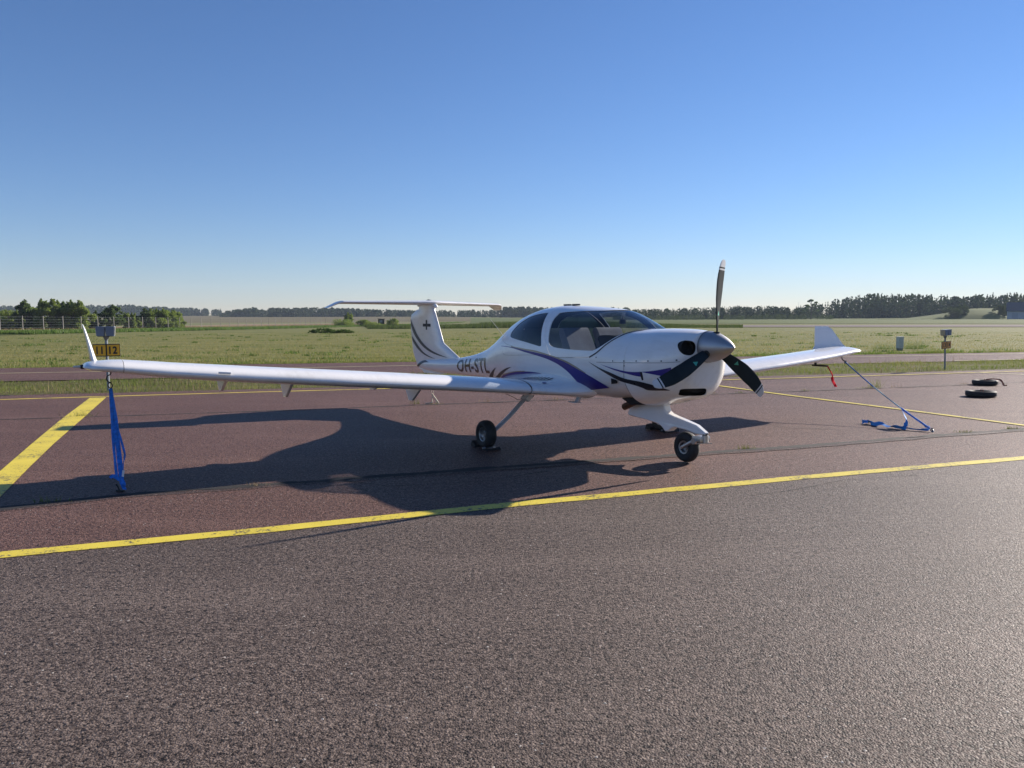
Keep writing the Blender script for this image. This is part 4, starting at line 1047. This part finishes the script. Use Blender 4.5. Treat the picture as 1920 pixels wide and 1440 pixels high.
TREES = [(-9,8,123,4.0,3.6,'spruce','dark young spruce behind the fence at the far left edge'),
(20,0,128,3.3,4.6,'bush','rounded green bush left of the tall ragged pine'),
(52,0,126,5.1,3.6,'pine','tall ragged dark pine, first high tree from the left behind the fence'),
(74,0,132,4.1,3.8,'bush','low round leafy tree between the ragged pine and the lighter birch'),
(97,0,126,5.0,3.9,'broad','light green leafy tree with a peaked crown in the middle of the left group'),
(121,0,129,4.9,3.6,'pine','dark pine with a bare spiky top, right of the light leafy tree'),
(146,0,127,4.7,4.4,'broad','light green tree with a loose pointed top beside the upturned wingtip'),
(183,0,133,3.5,3.3,'spruce','small dark cone-shaped tree just right of the upturned wingtip'),
(215,0,133,4.4,3.9,'pine','dark pine with a thin leader standing behind the numbered sign'),
(248,0,137,2.9,2.6,'bush','small dark bush right of the pine behind the numbered sign'),
(274,0,139,3.9,2.7,'pine','narrow dark pine at the left end of the long hedge-like thicket'),
(297,0,141,3.6,4.6,'bush','middle of the three bushes of the hedge-like thicket'),
(322,0,144,3.5,3.9,'bush','rounded right-hand end bush of the hedge-like thicket'),
(338,0,150,2.5,2.0,'bush','little shrub standing alone at the right end of the thicket')]
for px, _, D, h, w, kd, lb in TREES:
    x, y = at(px, D); w *= 1.22; tree({'spruce': 'spruce_tree', 'pine': 'pine_tree', 'broad': 'leafy_tree', 'bush': 'bush'}[kd], x, y, h, w, kd, lb, 'bush' if kd == 'bush' else 'tree', 'trees and bushes behind the fence', leaves=1.5)
for px, D, h, w, lb in ((656,215,3.6,3.2,'pointed bush in the middle field above its wide low base of shrubs'),(645,205,1.9,6.0,'low wide shrub at the foot of the pointed bush'),(684,212,1.7,4.6,'low shrub between the pointed bush and the dark hut'),(700,170,1.1,4.5,'scrubby heap left of the dark hut'),(738,185,2.0,3.6,'sparse shrub right of the dark hut')):
    x, y = at(px, D); tree('bush', x, y, h, w, 'bush', lb, 'bush', 'shrubs around the hut')
for px, D, h, w, lb in ((607,88,.62,3.7,'low bright green bush lying in the mown field'),(645,87,.5,2.3,'small dark low bush right of the bright green one in the mown field')):
    x, y = at(px, D); tree('bush', x, y, h, w, 'bush', lb, 'bush', 'low bushes in the mown field', leaves=.8, mat=L_RANK)

# far woods
def wood(name, a0, a1, D0, D1, htfn, n, mat, label, kindf=.7, leaf=.75):
    quads = []
    for i in range(n):
        px = rnd.uniform(a0, a1); D = rnd.uniform(D0, D1); x, y = at(px, D); z = zg(x, y)-.3; h = htfn(px)*rnd.uniform(.74, 1.08)*(D/D0)
        con = rnd.random() < kindf; w = h*(.30 if con else .62)
        m = 100 if con else 120; u = nrg.uniform(0, 1, m)
        if con: rr = w*.5*(1-u)**.85; zz = h*(.05+.95*u)
        else: rr = w*.5*np.sqrt(np.clip(1-(2*u-.9)**2*.8, .05, 1)); zz = h*u*.98
        a = nrg.uniform(0, 2*PI, m); q = rr*nrg.uniform(.5, 1.08, m)
        p = np.stack([x+q*np.cos(a), y+q*np.sin(a), z+zz], 1)
        A = nrg.normal(size=(m, 3)); A /= np.linalg.norm(A, axis=1)[:, None]; B = np.cross(A, nrg.normal(size=(m, 3))); B /= np.linalg.norm(B, axis=1)[:, None]
        s = (leaf*(h/11)*nrg.uniform(.5, 1.3, m)*(1.1-.7*u if con else 1))[:, None]
        quads.append(np.stack([p-A*s, p+B*s*.8, p+A*s, p-B*s*.8], 1))
    o = fast_mesh(name, np.concatenate(quads), 4, mat)
    return ptag(o, label, 'wood', kind='stuff')
def hp(P):   # skyline: picture height of the canopy above its foot, as metres per 1465 m of distance
    return lambda px: float(np.interp(px, [a for a, b in P], [b for a, b in P]))
def ht(P, D): f = hp(P); return lambda px: f(px)*D/1464.9
wood('far_wood', -1500, 425, 900, 980, ht([(-1500,17),(-120,20),(60,19),(160,19),(240,20),(330,15),(425,13)], 900), 1300, L_FOR, 'distant bluish wood on the horizon at the left', .3, 1.1)
wood('far_wood', 415, 775, 700, 760, ht([(415,6),(425,11),(470,17),(640,17),(690,14),(775,12)], 700), 420, L_FOR, 'rounded leafy wood on the horizon left of the tail fin', .1, .95)
wood('far_wood', 765, 1180, 700, 760, ht([(765,11),(930,14),(945,19),(990,20),(1005,18),(1180,18)], 700), 420, L_FOR, 'wood on the horizon between tail fin and canopy', .4, .95)
wood('conifer_wood', 1150, 1520, 455, 500, ht([(1150,18),(1300,21),(1380,24),(1450,24),(1480,20),(1520,20)], 455), 480, L_FOR, 'mixed wood behind the propeller on the right horizon', .6, .7)
wood('conifer_wood', 1490, 3000, 470, 540, ht([(1490,22),(1530,26),(1560,32),(1630,44),(1740,42),(1800,38),(1850,43),(2150,45),(3000,40)], 470), 1500, L_FOR, 'tall dark spruce wood rising on the right horizon', .85, .75)
wood('scrub_belt', 1150, 1560, 420, 440, ht([(1150,9),(1400,11),(1560,9)], 420), 260, L_SCRUB, 'low scrub in front of the mixed wood on the right', 0, .55)
x, y = at(1519, 430); tree('pine_tree', x, y, 11.5, 8, 'lone', 'lone tall pine with a flat open crown rising above the wood on the right', 'tree', leaves=1.6)
# maize-like dark strip behind the aeroplane
n = 42000; px = nrg.uniform(690, 1392, n); D = nrg.uniform(118, 150, n)+.02*(1392-px); X = (px-960)/1464.9*D; Y = D
Z = np.array([zg(x, y)-.1 for x, y in zip(X, Y)])
fade = np.clip((1392-px)/250, .35, 1)*np.where(px < 900, .75, 1)
ptag(blades('reed_strip', X, Y, Z, nrg.uniform(.55, 1.15, n)*fade, nrg.uniform(.05, .13, n), L_REED, .25), 'dark green strip of tall plants across the field behind the aeroplane', 'tall grass', kind='stuff')
# dark hedge line under the mound on the right
wood('hedge_line', 1540, 2150, 345, 365, ht([(1540,1.6),(1700,3),(2150,3.5)], 345), 900, L_FOR, 'thin dark hedge line across the right field', 0, .20)

# grassy mound with the barn
mb = MB(); V = []; nx, ny = 60, 16
for i in range(nx+1):
    px = 1640+560*i/nx
    hh = float(np.interp(px, [1640, 1700, 1760, 1820, 1870, 1885, 2200], [0, .5, 2.6, 5.4, 5.4, 1.5, .5]))
    for j in range(ny+1):
        D = 385+50*j/ny; f = sin(PI*j/ny)**.7; x, y = (px-960)/1464.9*D, D
        V.append((x, y, zg(x, y)+hh*f-.02+.25*mnoise.noise((x*.08, y*.08, 0))))
F = [(i*(ny+1)+j, (i+1)*(ny+1)+j, (i+1)*(ny+1)+j+1, i*(ny+1)+j+1) for i in range(nx) for j in range(ny)]
ptag(mobj('grassy_mound', V, F, GREENF), kind='structure')
for px, D, h, w, lb in ((1784,388,5.0,9,'round bush left of the mound in front of the spruce wood'),(1803,392,5.6,7,'bush on the left slope of the mound'),(1828,405,4.2,6,'small bush near the top of the mound'),(1872,392,6.0,7,'dark bush between the mound and the barn')):
    x, y = at(px, D); o = tree('bush', x, y, h, w, 'bush', lb, 'bush', 'bushes on the mound', L_SCRUB); o.location.z += 1.0
bx, by = at(1886, 372); barn = empty('barn', (bx, by, zg(bx, by)), rad(-31)); ptag(barn, 'long low barn with pale wall and dark roof at the right edge below the wood', 'building')
mb = MB(); mb.box((16, 5, 1.9), (32, 9, 3.8)); mb.build('wall', simple('barn_wall', (.42, .44, .48), .7, var=.06), barn, False)
mb = MB(); mb.ext([(-.6, 3.75), (4.9, 8.0), (10.2, 3.75), (9.6, 3.75), (5, 7.4), (0, 3.75)], -.5, 32.5, lambda u, v, w: (w, u, v)); mb.build('roof', simple('barn_roof', (.075, .08, .10), .7, var=.1), barn, False)
mb = MB(); mb.ext([(0, 3.8), (5, 7.5), (9.5, 3.8)], 0, .2, lambda u, v, w: (w, u, v)); mb.build('gable', simple('barn_gable', (.5, .5, .48), .7), barn, False)
for k in range(6):
    mb = MB(); mb.box((3+5*k, .49, 1.6), (2.4, .06, 2.6)); mb.build('door', simple('barn_door', (.34, .36, .41), .7) if k == 0 else bpy.data.materials['barn_door'], barn, False)
# lattice mast over the trees
x, y = at(1495, 900); ms = empty('lattice_mast', (x, y, 0)); ptag(ms, 'thin lattice mast poking above the wood left of the lone pine', 'mast')
mb = MB()
for a in range(3):
    mb.tube([(1.4*cos(a*2.1), 1.4*sin(a*2.1), -8), (.25*cos(a*2.1), .25*sin(a*2.1), 13)], .14, 4)
for k in range(12):
    r0 = 1.4-1.15*k/12; r1 = 1.4-1.15*(k+1)/12
    for a in range(3): mb.tube([(r0*cos(a*2.1), r0*sin(a*2.1), 1.75*k-8), (r1*cos((a+1)*2.1), r1*sin((a+1)*2.1), 1.75*k-6.25)], .09, 3)
mb.build('mast_frame', GALV, ms, False); mb = MB(); mb.tube([(0, 0, 13), (0, 0, 18)], .1, 5); mb.build('aerial', GALV, ms)
# raised hut in the field
x, y = at(716, 175); z = zg(x, y); hut = empty('raised_hut', (x, y, z), rad(12)); ptag(hut, 'small dark wooden hut on legs in the field left of the tail fin', 'hut')
mb = MB(); mb.box((0, 0, 1.25), (1.35, 1.2, 1.15), None, .02); mb.build('wall', WOODD, hut, False)
mb = MB(); mb.box((0, 0, 1.88), (1.65, 1.5, .09), Matrix.Rotation(.05, 3, 'Y')); mb.build('roof', simple('felt_roof', (.12, .11, .11), .8), hut, False)
mb = MB(); mb.box((-.1, -.605, 1.35), (.62, .02, .55)); mb.build('window', simple('hut_window', (.16, .18, .21), .25), hut, False)
for sx in (-.55, .55):
    for sy in (-.5, .5):
        mb = MB(); mb.tube([(sx, sy, -.2), (sx*.95, sy*.95, .7)], .06, 5); mb.build('leg', WOODD, hut)

# ------------------------------------------------------------------ weeds, single clumps
def weed(x, y, h, n, mat, label, name='weed', spread=.08, grp='weeds in the pavement joints'):
    X = x+nrg.normal(0, spread, n); Y = y+nrg.normal(0, spread*.35, n)
    h *= .62; n = int(n*1.3); o = blades(name, (X-x), (Y-y), np.zeros(len(X)), h*nrg.uniform(.25, 1.0, len(X)), nrg.uniform(.003, .007, len(X)), mat, .8); o.location = (x, y, .0)
    ptag(o, label, 'weed', grp)
for x, y, h, n, sp, mt, lb in [(-7.30,13.17,.20,70,.12,L_GRASS,'grass tuft growing across the wide yellow line at the left'),
 (-2.52,7.62,.09,26,.05,L_DRY,'small dry tuft in the shaded front joint left of the middle'),
 (-1.84,14.86,.30,40,.05,L_WEED,'yellowish weed in the back joint left of the white rope'),
 (-1.45,14.82,.12,40,.08,L_GRASS,'low green weed beside the foot of the white rope'),
 (-.55,15.25,.16,30,.10,L_DRY,'dry stalks in the back joint right of the white rope'),
 (.9,15.6,.18,40,.12,L_DRY,'dry weed in the back joint behind the main gear leg'),
 (2.95,16.2,.10,60,.15,L_WEED,'flat yellow-green weed seen under the belly'),
 (4.25,16.72,.16,50,.06,L_WEED,'small bright weed on the yellow line right of the nose'),
 (4.95,16.85,.10,40,.05,L_WEED,'tiny bright weed beside the lower right propeller tip'),
 (2.93,9.66,.13,70,.06,L_WEED,'light green tuft in the front joint just right of the nose wheel'),
 (6.42,10.98,.09,70,.07,L_WEED,'green tuft in the front joint right of the strap anchor'),
 (7.28,11.30,.11,60,.05,L_WEED,'green tuft in the front joint near the right edge of the picture'),
 (8.35,17.95,.50,90,.09,L_GRASS,'tall dry grass tuft in the back joint right of the blue strap'),
 (8.05,17.85,.12,40,.10,L_GRASS,'low dark weed left of the tall dry tuft'),
 (8.75,18.05,.26,24,.16,L_DRY,'sparse dry stalks right of the tall dry tuft'),
 (10.9,18.75,.14,36,.08,L_DRY,'dry weed in the back joint left of the lying tyres'),
 (6.45,17.2,.14,30,.05,L_WEED,'small weed in the back joint behind the blue strap'),
 (-4.2,6.95,.12,60,.08,L_GRASS,'dark tuft in the shaded front joint left of the hanging strap')]:
    weed(x, y, h, n, mt, lb, spread=sp)
for x, y, lb in [(11.2,30.9,'x')][:0]: pass
x, y = at(1688, 38.6); 
weed(x+.75, y+.1, 1.1, 520, L_RANK, 'tall nettle clump right of the grey cabinet', 'nettle_clump', .45, 'clumps around the cabinet'); weed(x-.85, y, .75, 360, L_RANK, 'nettle clump left of the grey cabinet', 'nettle_clump', .35, 'clumps around the cabinet')

# ------------------------------------------------------------------ numbered posts with lamps
def txt(name, s, w, h, mat, parent, M, bold=.012):
    bm = text_mesh(s, 1, bold); fit(bm, -w/2, w/2, -h/2, h/2); bm.transform(M)
    me = bpy.data.meshes.new(name); bm.to_mesh(me); bm.free(); me.materials.append(mat)
    o = bpy.data.objects.new(name, me); COL.objects.link(o); o.parent = parent; return o
def signpost(x, y, rz, nums, face, label, lean=0.0, zoff=0.0, H=1.40, sc=1.0):
    r = empty('numbered_lamp_post', (x, y, -.03), rz); r.scale = (sc, sc, sc); r.rotation_euler[1] = -.05 if sc < 1 else 0; ptag(r, label, 'sign post', 'numbered lamp posts')
    L = Matrix.Rotation(lean, 4, 'Y')
    mb = MB(); mb.tube([L @ Vector((0, .03, 0)), L @ Vector((0, .03, H-.20))], .032, 10); mb.tube([L @ Vector((0, .03, H-.22)), L @ Vector((0, .03, H-.12))], [.034, .075], 10); mb.build('post', GALV, r)
    for i, sx in enumerate((-1, 1)):
        c = L @ Vector((sx*.098, 0, H-.01+zoff)); mb = MB()
        # hooded lamp box, narrower below
        P = [(-.092, .11), (.092, .11), (.078, -.11), (-.078, -.11)]
        mb.ext(P, -.11, .11, lambda u, v, w: (c.x+u, c.y+w, c.z+v)); b = mb.build('lamp_box', BOXG, r, False)
        mb = MB(); mb.box((c.x+sx*.094, c.y, c.z), (.006, .19, .19), Matrix.Rotation(sx*.08, 3, 'Y')); mb.build('side_plate', ALU, b, False)
        mb = MB(); mb.box((c.x, c.y, c.z-.116), (.13, .17, .010)); mb.build('lens', BLK, b, False)
    for i, sx in enumerate((-1, 1)):
        c = L @ Vector((sx*.141, -.02, .955+zoff)); mb = MB(); mb.box((c.x, c.y, c.z), (.282, .022, .285), None, .006); pl = mb.build('number_plate', BLK, r, False)
        mb = MB(); mb.box((c.x, c.y-.0125, c.z), (.252, .006, .245), None, .002); mb.build('plate_face', face, pl, False)
        M = Matrix.Translation((c.x, c.y-.0175, c.z)) @ Matrix.Rotation(PI/2, 4, 'X')
        txt('numerals', nums[i], .13 if nums[i] == '11' else .17, .175, BLK, pl, M, .035)
signpost(-9.31, 17.95, rad(20), ('11', '12'), SIGNY, 'grey lamp post with amber number plates 11 and 12 standing behind the near wingtip')
signpost(13.46, 24.2, rad(27), ('13', '14'), SIGNY2, 'leaning grey lamp post with faded number plates standing in the verge at the right', lean=.0, H=1.46, zoff=.03, sc=.79)
x, y = at(1687, 38.3); cab = empty('service_cabinet', (x, y, -.05), rad(10)); cab.scale = (.85, .85, .92); ptag(cab, 'pale grey service cabinet on a plinth in the field at the right', 'cabinet')
mb = MB(); mb.box((0, 0, .42), (.30, .26, .58), None, .01); mb.build('body', simple('cabinet_grey', (.60, .60, .52), .6), cab, False)
mb = MB(); mb.box((0, 0, .73), (.34, .30, .04), None, .01); mb.build('lid', simple('cabinet_lid', (.7, .7, .64), .6), cab, False)
mb = MB(); mb.box((0, 0, .08), (.26, .22, .16)); mb.build('plinth', CONC, cab, False)
mb = MB(); mb.box((.0, -.133, .42), (.24, .008, .50)); mb.build('door', simple('cabinet_door', (.52, .53, .47), .6), cab, False)

# ------------------------------------------------------------------ tyres lying on the apron
def lying_tyre(x, y, r, hgt, label, rz=0.0):
    t = empty('old_tyre', (x, y, .0), rz); ptag(t, label, 'tyre', 'old tyres lying on the apron')
    h = hgt/2; prof = [(r*.58, -h*.55), (r*.66, -h*.92), (r*.86, -h), (r*.97, -h*.82), (r, -h*.4), (r*.99, -h*.2), (r, 0), (r*.99, h*.2), (r, h*.4), (r*.97, h*.82), (r*.86, h), (r*.66, h*.92), (r*.58, h*.55)]
    mb = MB(); mb.lathe(prof, Matrix.Translation((0, 0, h+.004)), 56)
    mb.build('tread', RUB, t, auto=1.0)
    mb = MB(); mb.lathe([(r*.58, -h*.5), (r*.52, -h*.3), (.0, -h*.3)], Matrix.Translation((0, 0, h+.004)), 40); mb.tube([(0, 0, h*.7), (0, .02, 2*h+.03), (.05, .02, 2*h+.02), (.06, 0, h*.7)], .008, 6); mb.build('anchor_eye', RUST, t)
    return t
lying_tyre(9.62, 15.95, .285, .112, 'front one of the two old tyres lying flat at the right')
t2 = lying_tyre(11.33, 18.65, .275, .108, 'rear one of the two old tyres lying flat, with a rusty rope over it')
mb = MB(); mb.tube(crom([(11.33,18.6,.13),(11.40,18.5,.15),(11.50,18.48,.145),(11.57,18.42,.13),(11.60,18.38,.06),(11.61,18.36,.015)], 6), .012, 7); mb.tube(crom([(11.54,18.44,.14),(11.58,18.38,.08),(11.585,18.35,.015),(11.66,18.33,.012)], 5), .014, 7)
ptag(mb.build('rusty_rope', RUST), 'rust-red rope hanging over the right side of the rear tyre', 'rope')

# ------------------------------------------------------------------ tie-downs
def ribbon(mb, pts, w, tw=0.0, up=(0, 1, 0), th=.0015):
    """flat webbing: quads with thickness; tw = twist in turns"""
    P = [Vector(p) for p in crom(pts, 6)]; N = len(P); V = []
    for i, p in enumerate(P):
        d = (P[min(i+1, N-1)]-P[max(i-1, 0)]).normalized(); a = d.cross(Vector(up)); a = a.normalized() if a.length > .05 else Vector((1, 0, 0)); b = a.cross(d)
        an = tw*2*PI*i/(N-1)+.3*sin(i*.7); q = a*cos(an)+b*sin(an); nn = (a*-sin(an)+b*cos(an))*th
        V += [p+q*w/2+nn, p-q*w/2+nn, p-q*w/2-nn, p+q*w/2-nn]
    F = []
    for i in range(N-1):
        for k in range(4): F.append((i*4+k, i*4+(k+1) % 4, (i+1)*4+(k+1) % 4, (i+1)*4+k))
    F += [(3, 2, 1, 0), (N*4-4, N*4-3, N*4-2, N*4-1)]
    mb.add(V, F)
A = AW(2.98, 5.66, 1.045); G = Vector((-3.76, 7.35, 0)); U = Vector((0, 0, 1))
sl = empty('tie_down_strap', (G.x, G.y, 0)); ptag(sl, 'blue tie-down strap hanging in long loops from the near wingtip to the ground', 'strap')
mb = MB()
top = A-G-Vector((0, 0, .16))
side = Vector((.88, .1, 0))
def sp(u, dx, dy=0.0): # u=0 top, 1 bottom
    q = top.lerp(Vector((-.02, 0, .06)), u); return q+Vector((dx, dy, 0))
ribbon(mb, [sp(0, 0), sp(.3, -.004), sp(.6, -.002), sp(.80, .004), sp(.93, .010)], .026, .04)
ribbon(mb, [sp(0, .003), sp(.25, .018), sp(.5, .028), sp(.75, .040), sp(.95, .052)], .036, .06)
ribbon(mb, [sp(0, .006, -.01), sp(.2, .034, -.01), sp(.38, .048, -.01), sp(.6, .050), sp(.8, .060), sp(1, .062)], .026, .10)
mb.build('webbing', BLUEST, sl); mb = MB()
ribbon(mb, [sp(.36, .050, -.02), sp(.46, .066, -.02), sp(.56, .088, -.02), sp(.655, .106, -.02), sp(.70, .100), sp(.78, .082), sp(.90, .064)], .020, .30)
mb.build('loose_loop', BLUEST, sl); mb = MB()
ribbon(mb, [sp(.925, -.055), sp(.905, -.030), sp(.92, .004), sp(.945, .040)], .034, .12)
ribbon(mb, [sp(.90, .062), sp(.95, .050), sp(1.0, .060), sp(1.04, .080)], .034, .25)
ribbon(mb, [sp(.91, .040), sp(.96, .066), sp(1.0, .078)], .030, .2)
mb.build('knot', BLUEST, sl)
mb = MB(); mb.box(sp(.875, .088, -.03), (.020, .004, .062), Matrix.Rotation(.15, 3, 'Y')); mb.build('care_label', simple('white_label', (.7, .72, .74), .6), sl)
mb = MB(); h0 = A-G
mb.tube(crom([h0+Vector((0, 0, .03)), h0+Vector((.012, 0, -.01)), h0+Vector((-.026, 0, -.035)), h0+Vector((-.030, 0, -.075)), h0+Vector((.0, 0, -.098)), h0+Vector((.014, 0, -.090))], 5), .006, 8)
mb.tube(crom([h0+Vector((.0, 0, -.098)), h0+Vector((-.022, 0, -.125)), h0+Vector((.0, 0, -.155)), h0+Vector((.024, 0, -.13))], 5, True)+[tuple(h0+Vector((.0, 0, -.098)))], .005, 8)
mb.build('steel_hook', BLK, sl)
mb = MB(); mb.tube([(-.02, 0, .075), (0, 0, .04), (.012, 0, -.01)], .009, 8); mb.tube([(-.03, .02, .006), (.05, .0, .006)], .012, 8); mb.build('ground_anchor', BLK, sl)

A2 = AW(2.80, -5.55, .985); G2 = Vector((5.98, 11.03, 0)); sr = empty('tie_down_strap', tuple(G2)); ptag(sr, 'blue tie-down strap stretched slantwise from the far wing to the ground', 'strap')
a2 = A2-G2; q = lambda u, dz=0: a2*u+Vector((0, 0, .03*(1-u)-.05*math.sin(PI*u)+dz))
mb = MB(); ribbon(mb, [q(.96), q(.8), q(.6)], .020, .04, (1, -.3, 0), .004); mb.build('upper_webbing', BLUEST, sr)
mb = MB(); ribbon(mb, [q(.30), q(.2), q(.10), q(.02)], .026, .08, (1, -.3, 0), .005); mb.build('lower_webbing', BLUEST, sr)
mb = MB()
ribbon(mb, [q(.30), (-.20, .36, .16), (-.24, .27, .07), (-.27, .26, .02), (-.34, .34, .03), (-.40, .46, .015), (-.46, .58, .045), (-.50, .72, .014), (-.52, .84, .05), (-.47, .92, .02), (-.56, .95, .03), (-.57, .88, .012)], .062, 1.3, (.5, .3, 1))
ribbon(mb, [(-.27, .28, .03), (-.15, .12, .02), (.02, .14, .02), (.12, .30, .03), (.12, .42, .015)], .034, .4, (0, .2, 1))
mb.build('loose_end', LBLUE2, sr)
mb = MB(); ribbon(mb, [q(.6), q(.45), q(.30)], .016, .02, (1, -.3, 0), .003); mb.build('taut_webbing', LBLUE, sr)
mb = MB(); mb.tube(crom([q(1.0, .05), q(.985), q(.965), q(.95)], 4), .010, 8); mb.box(q(.945), (.03, .03, .05)); mb.build('steel_hook', STEEL, sr)
mb = MB(); mb.tube([(0, 0, .06), (.01, 0, -.01)], .010, 8); mb.tube(crom([(-.02, 0, .02), (0, .02, .045), (.025, 0, .02), (0, -.02, .004)], 4, True), .006, 6); mb.build('ground_anchor', STEEL, sr)

# white rope below the tail
T0 = AW(7.60, .0, .60); gr = Vector((-1.50, 14.88, 0))
rp = MB(); rp.tube([T0+Vector((-.03, 0, 0)), gr+Vector((-.035, 0, .17))], .006, 6); rp.tube([T0+Vector((.02, 0, 0)), gr+Vector((.0, 0, .20))], .006, 6)
rp.tube(crom([gr+Vector((-.03, 0, .20)), gr+Vector((.0, 0, .15)), gr+Vector((.06, 0, .07)), gr+Vector((.10, -.02, .01))], 4), .012, 6)
rp.tube(crom([gr+Vector((0, 0, .16)), gr+Vector((-.03, 0, .10)), gr+Vector((-.03, 0, .03)), gr+Vector((-.10, 0, .012)), gr+Vector((-.16, .02, .012))], 4), .010, 6)
rp.tube(crom([gr+Vector((0, 0, .16)), gr+Vector((.03, .02, .12)), gr+Vector((.05, .02, .02))], 4), .008, 6)
ptag(rp.build('tail_rope', ROPE), 'thin white rope hanging from the tail down to the pavement joint', 'rope')

# pitot cover with its red ribbon
P0 = AW(2.78, -4.86, .880); fwd = Vector((cos(YAW), -sin(YAW), 0))
pc = empty('pitot_cover', tuple(P0)); ptag(pc, 'black pitot cover under the far wing with a red ribbon dangling from its end', 'pitot cover')
mb = MB(); mb.tube([-fwd*.06, fwd*.24], .016, 8); mb.tube([Vector((0, 0, .05)), Vector((0, 0, -.01))], .02, 8); mb.build('sleeve', BLK, pc)
mb = MB(); e = fwd*.235
mb.tube(crom([e, e+fwd*.05+Vector((0, 0, -.07)), e+fwd*.095+Vector((0, 0, -.14)), e+fwd*.095+Vector((0, 0, -.20))], 5), 1, 8, flat=(.016, .004, (.5, -.85, 0)))
mb.tube(crom([e+fwd*.095+Vector((0, 0, -.18)), e+fwd*.11+Vector((0, 0, -.24)), e+fwd*.145+Vector((0, 0, -.29)), e+fwd*.17+Vector((0, 0, -.33))], 5), 1, 8, flat=(.036, .005, (.5, -.85, 0)))
mb.build('ribbon', RED, pc)

# wheel chocks
def chock(s, t, rz, label, mat=RUB, L=.20, hs=1.0, plate=False):
    p = AW(s, t, 0); c = empty('wheel_chock', (p.x, p.y, 0), PI-YAW+rz); ptag(c, label, 'chock', 'wheel chocks')
    mb = MB(); mb.ext([(-.06, .002), (.06, .002), (.05, .035), (-.03, .075)], -L/2, L/2, lambda u, v, w: (u, w, v*hs)); mb.build('wedge', mat, c, False)
    if plate: mb = MB(); mb.lathe([(.0, .034), (.055, .034), (.06, .030), (.0, .028)], Matrix.Translation((-.02, .03, 0)) @ Matrix.Diagonal((.7, 1.3, 1, 1)), 20); mb.build('plate', ALU, c)
    mb = MB(); mb.tube([(0, L/2-.01, .03), (0, L/2+.03, .03)], .012, 8); mb.build('handle', GALV, c)
chock(2.93, 1.46, PI, 'black wheel chock behind the near main wheel'); chock(2.60, 1.47, 0, 'flat chock with a pale plate in front of the near main wheel', RUB, .20, .4, True)
chock(2.92, -1.46, PI, 'black wheel chock behind the far main wheel', L=.24); chock(2.58, -1.46, 0, 'black wheel chock with a bright end in front of the far main wheel', L=.26)

# ------------------------------------------------------------------ haze, sky, sun, camera
AZ, EL = rad(35.0), rad(23.3)      # sun bearing from +X towards +Y, elevation
HZ = NT('haze_air')
pv = HZ.n('ShaderNodeVolumePrincipled'); pv.inputs['Density'].default_value = .00018; pv.inputs['Color'].default_value = (.62, .74, .90, 1); pv.inputs['Anisotropy'].default_value = .0
HZ.l(pv.outputs[0], HZ.out.inputs['Volume'])
mb = MB(); mb.box((0, 560, 23.0), (3000, 1320, 56)); hz = mb.build('haze', HZ.mat, None, False); ptag(hz, kind='stuff')

W = bpy.data.worlds.new('World'); SC.world = W; W.use_nodes = True; nt = W.node_tree; nt.nodes.clear()
sky = nt.nodes.new('ShaderNodeTexSky'); sky.sky_type = 'NISHITA'; sky.sun_disc = False
sky.sun_elevation = EL; sky.sun_rotation = PI/2-AZ; sky.air_density = 1.0; sky.dust_density = 0.0; sky.ozone_density = 6.0; sky.altitude = 10
bg = nt.nodes.new('ShaderNodeBackground'); bg.inputs['Strength'].default_value = .058
ow = nt.nodes.new('ShaderNodeOutputWorld'); hs = nt.nodes.new('ShaderNodeHueSaturation'); hs.inputs['Saturation'].default_value = 1.05; nt.links.new(sky.outputs[0], hs.inputs['Color']); tn = nt.nodes.new('ShaderNodeMix'); tn.data_type = 'RGBA'; tn.blend_type = 'MULTIPLY'; tn.inputs[0].default_value = 1.0; tn.inputs[7].default_value = (1.10, .985, 1.06, 1); nt.links.new(hs.outputs[0], tn.inputs[6]); nt.links.new(tn.outputs[2], bg.inputs[0]); nt.links.new(bg.outputs[0], ow.inputs[0])
sd = bpy.data.lights.new('sun', 'SUN'); sd.energy = 5.0; sd.angle = rad(.53); sd.color = (1.0, .90, .79)
so = bpy.data.objects.new('sun', sd); COL.objects.link(so)
dirv = Vector((cos(AZ)*cos(EL), sin(AZ)*cos(EL), sin(EL)))
so.rotation_euler = dirv.to_track_quat('Z', 'Y').to_euler()

cam = bpy.data.cameras.new('camera'); co = bpy.data.objects.new('camera', cam); COL.objects.link(co)
cam.sensor_width = 36; cam.lens = 36*1464.9/1920; cam.clip_start = .05; cam.clip_end = 6000
th = math.atan((720-594.68)/1464.9)
co.matrix_world = Matrix.Translation((0, 0, 1.6496)) @ Matrix.Rotation(PI/2-th, 4, 'X') @ Matrix.Rotation(-.0033, 4, 'Z')
SC.camera = co
SC.view_settings.view_transform = 'Standard'; SC.view_settings.look = 'None'; SC.view_settings.exposure = 1.05; SC.view_settings.gamma = 1
SC.cycles.max_bounces = 8; SC.cycles.transparent_max_bounces = 12; SC.cycles.volume_bounces = 0
SC.cycles.use_denoising = True
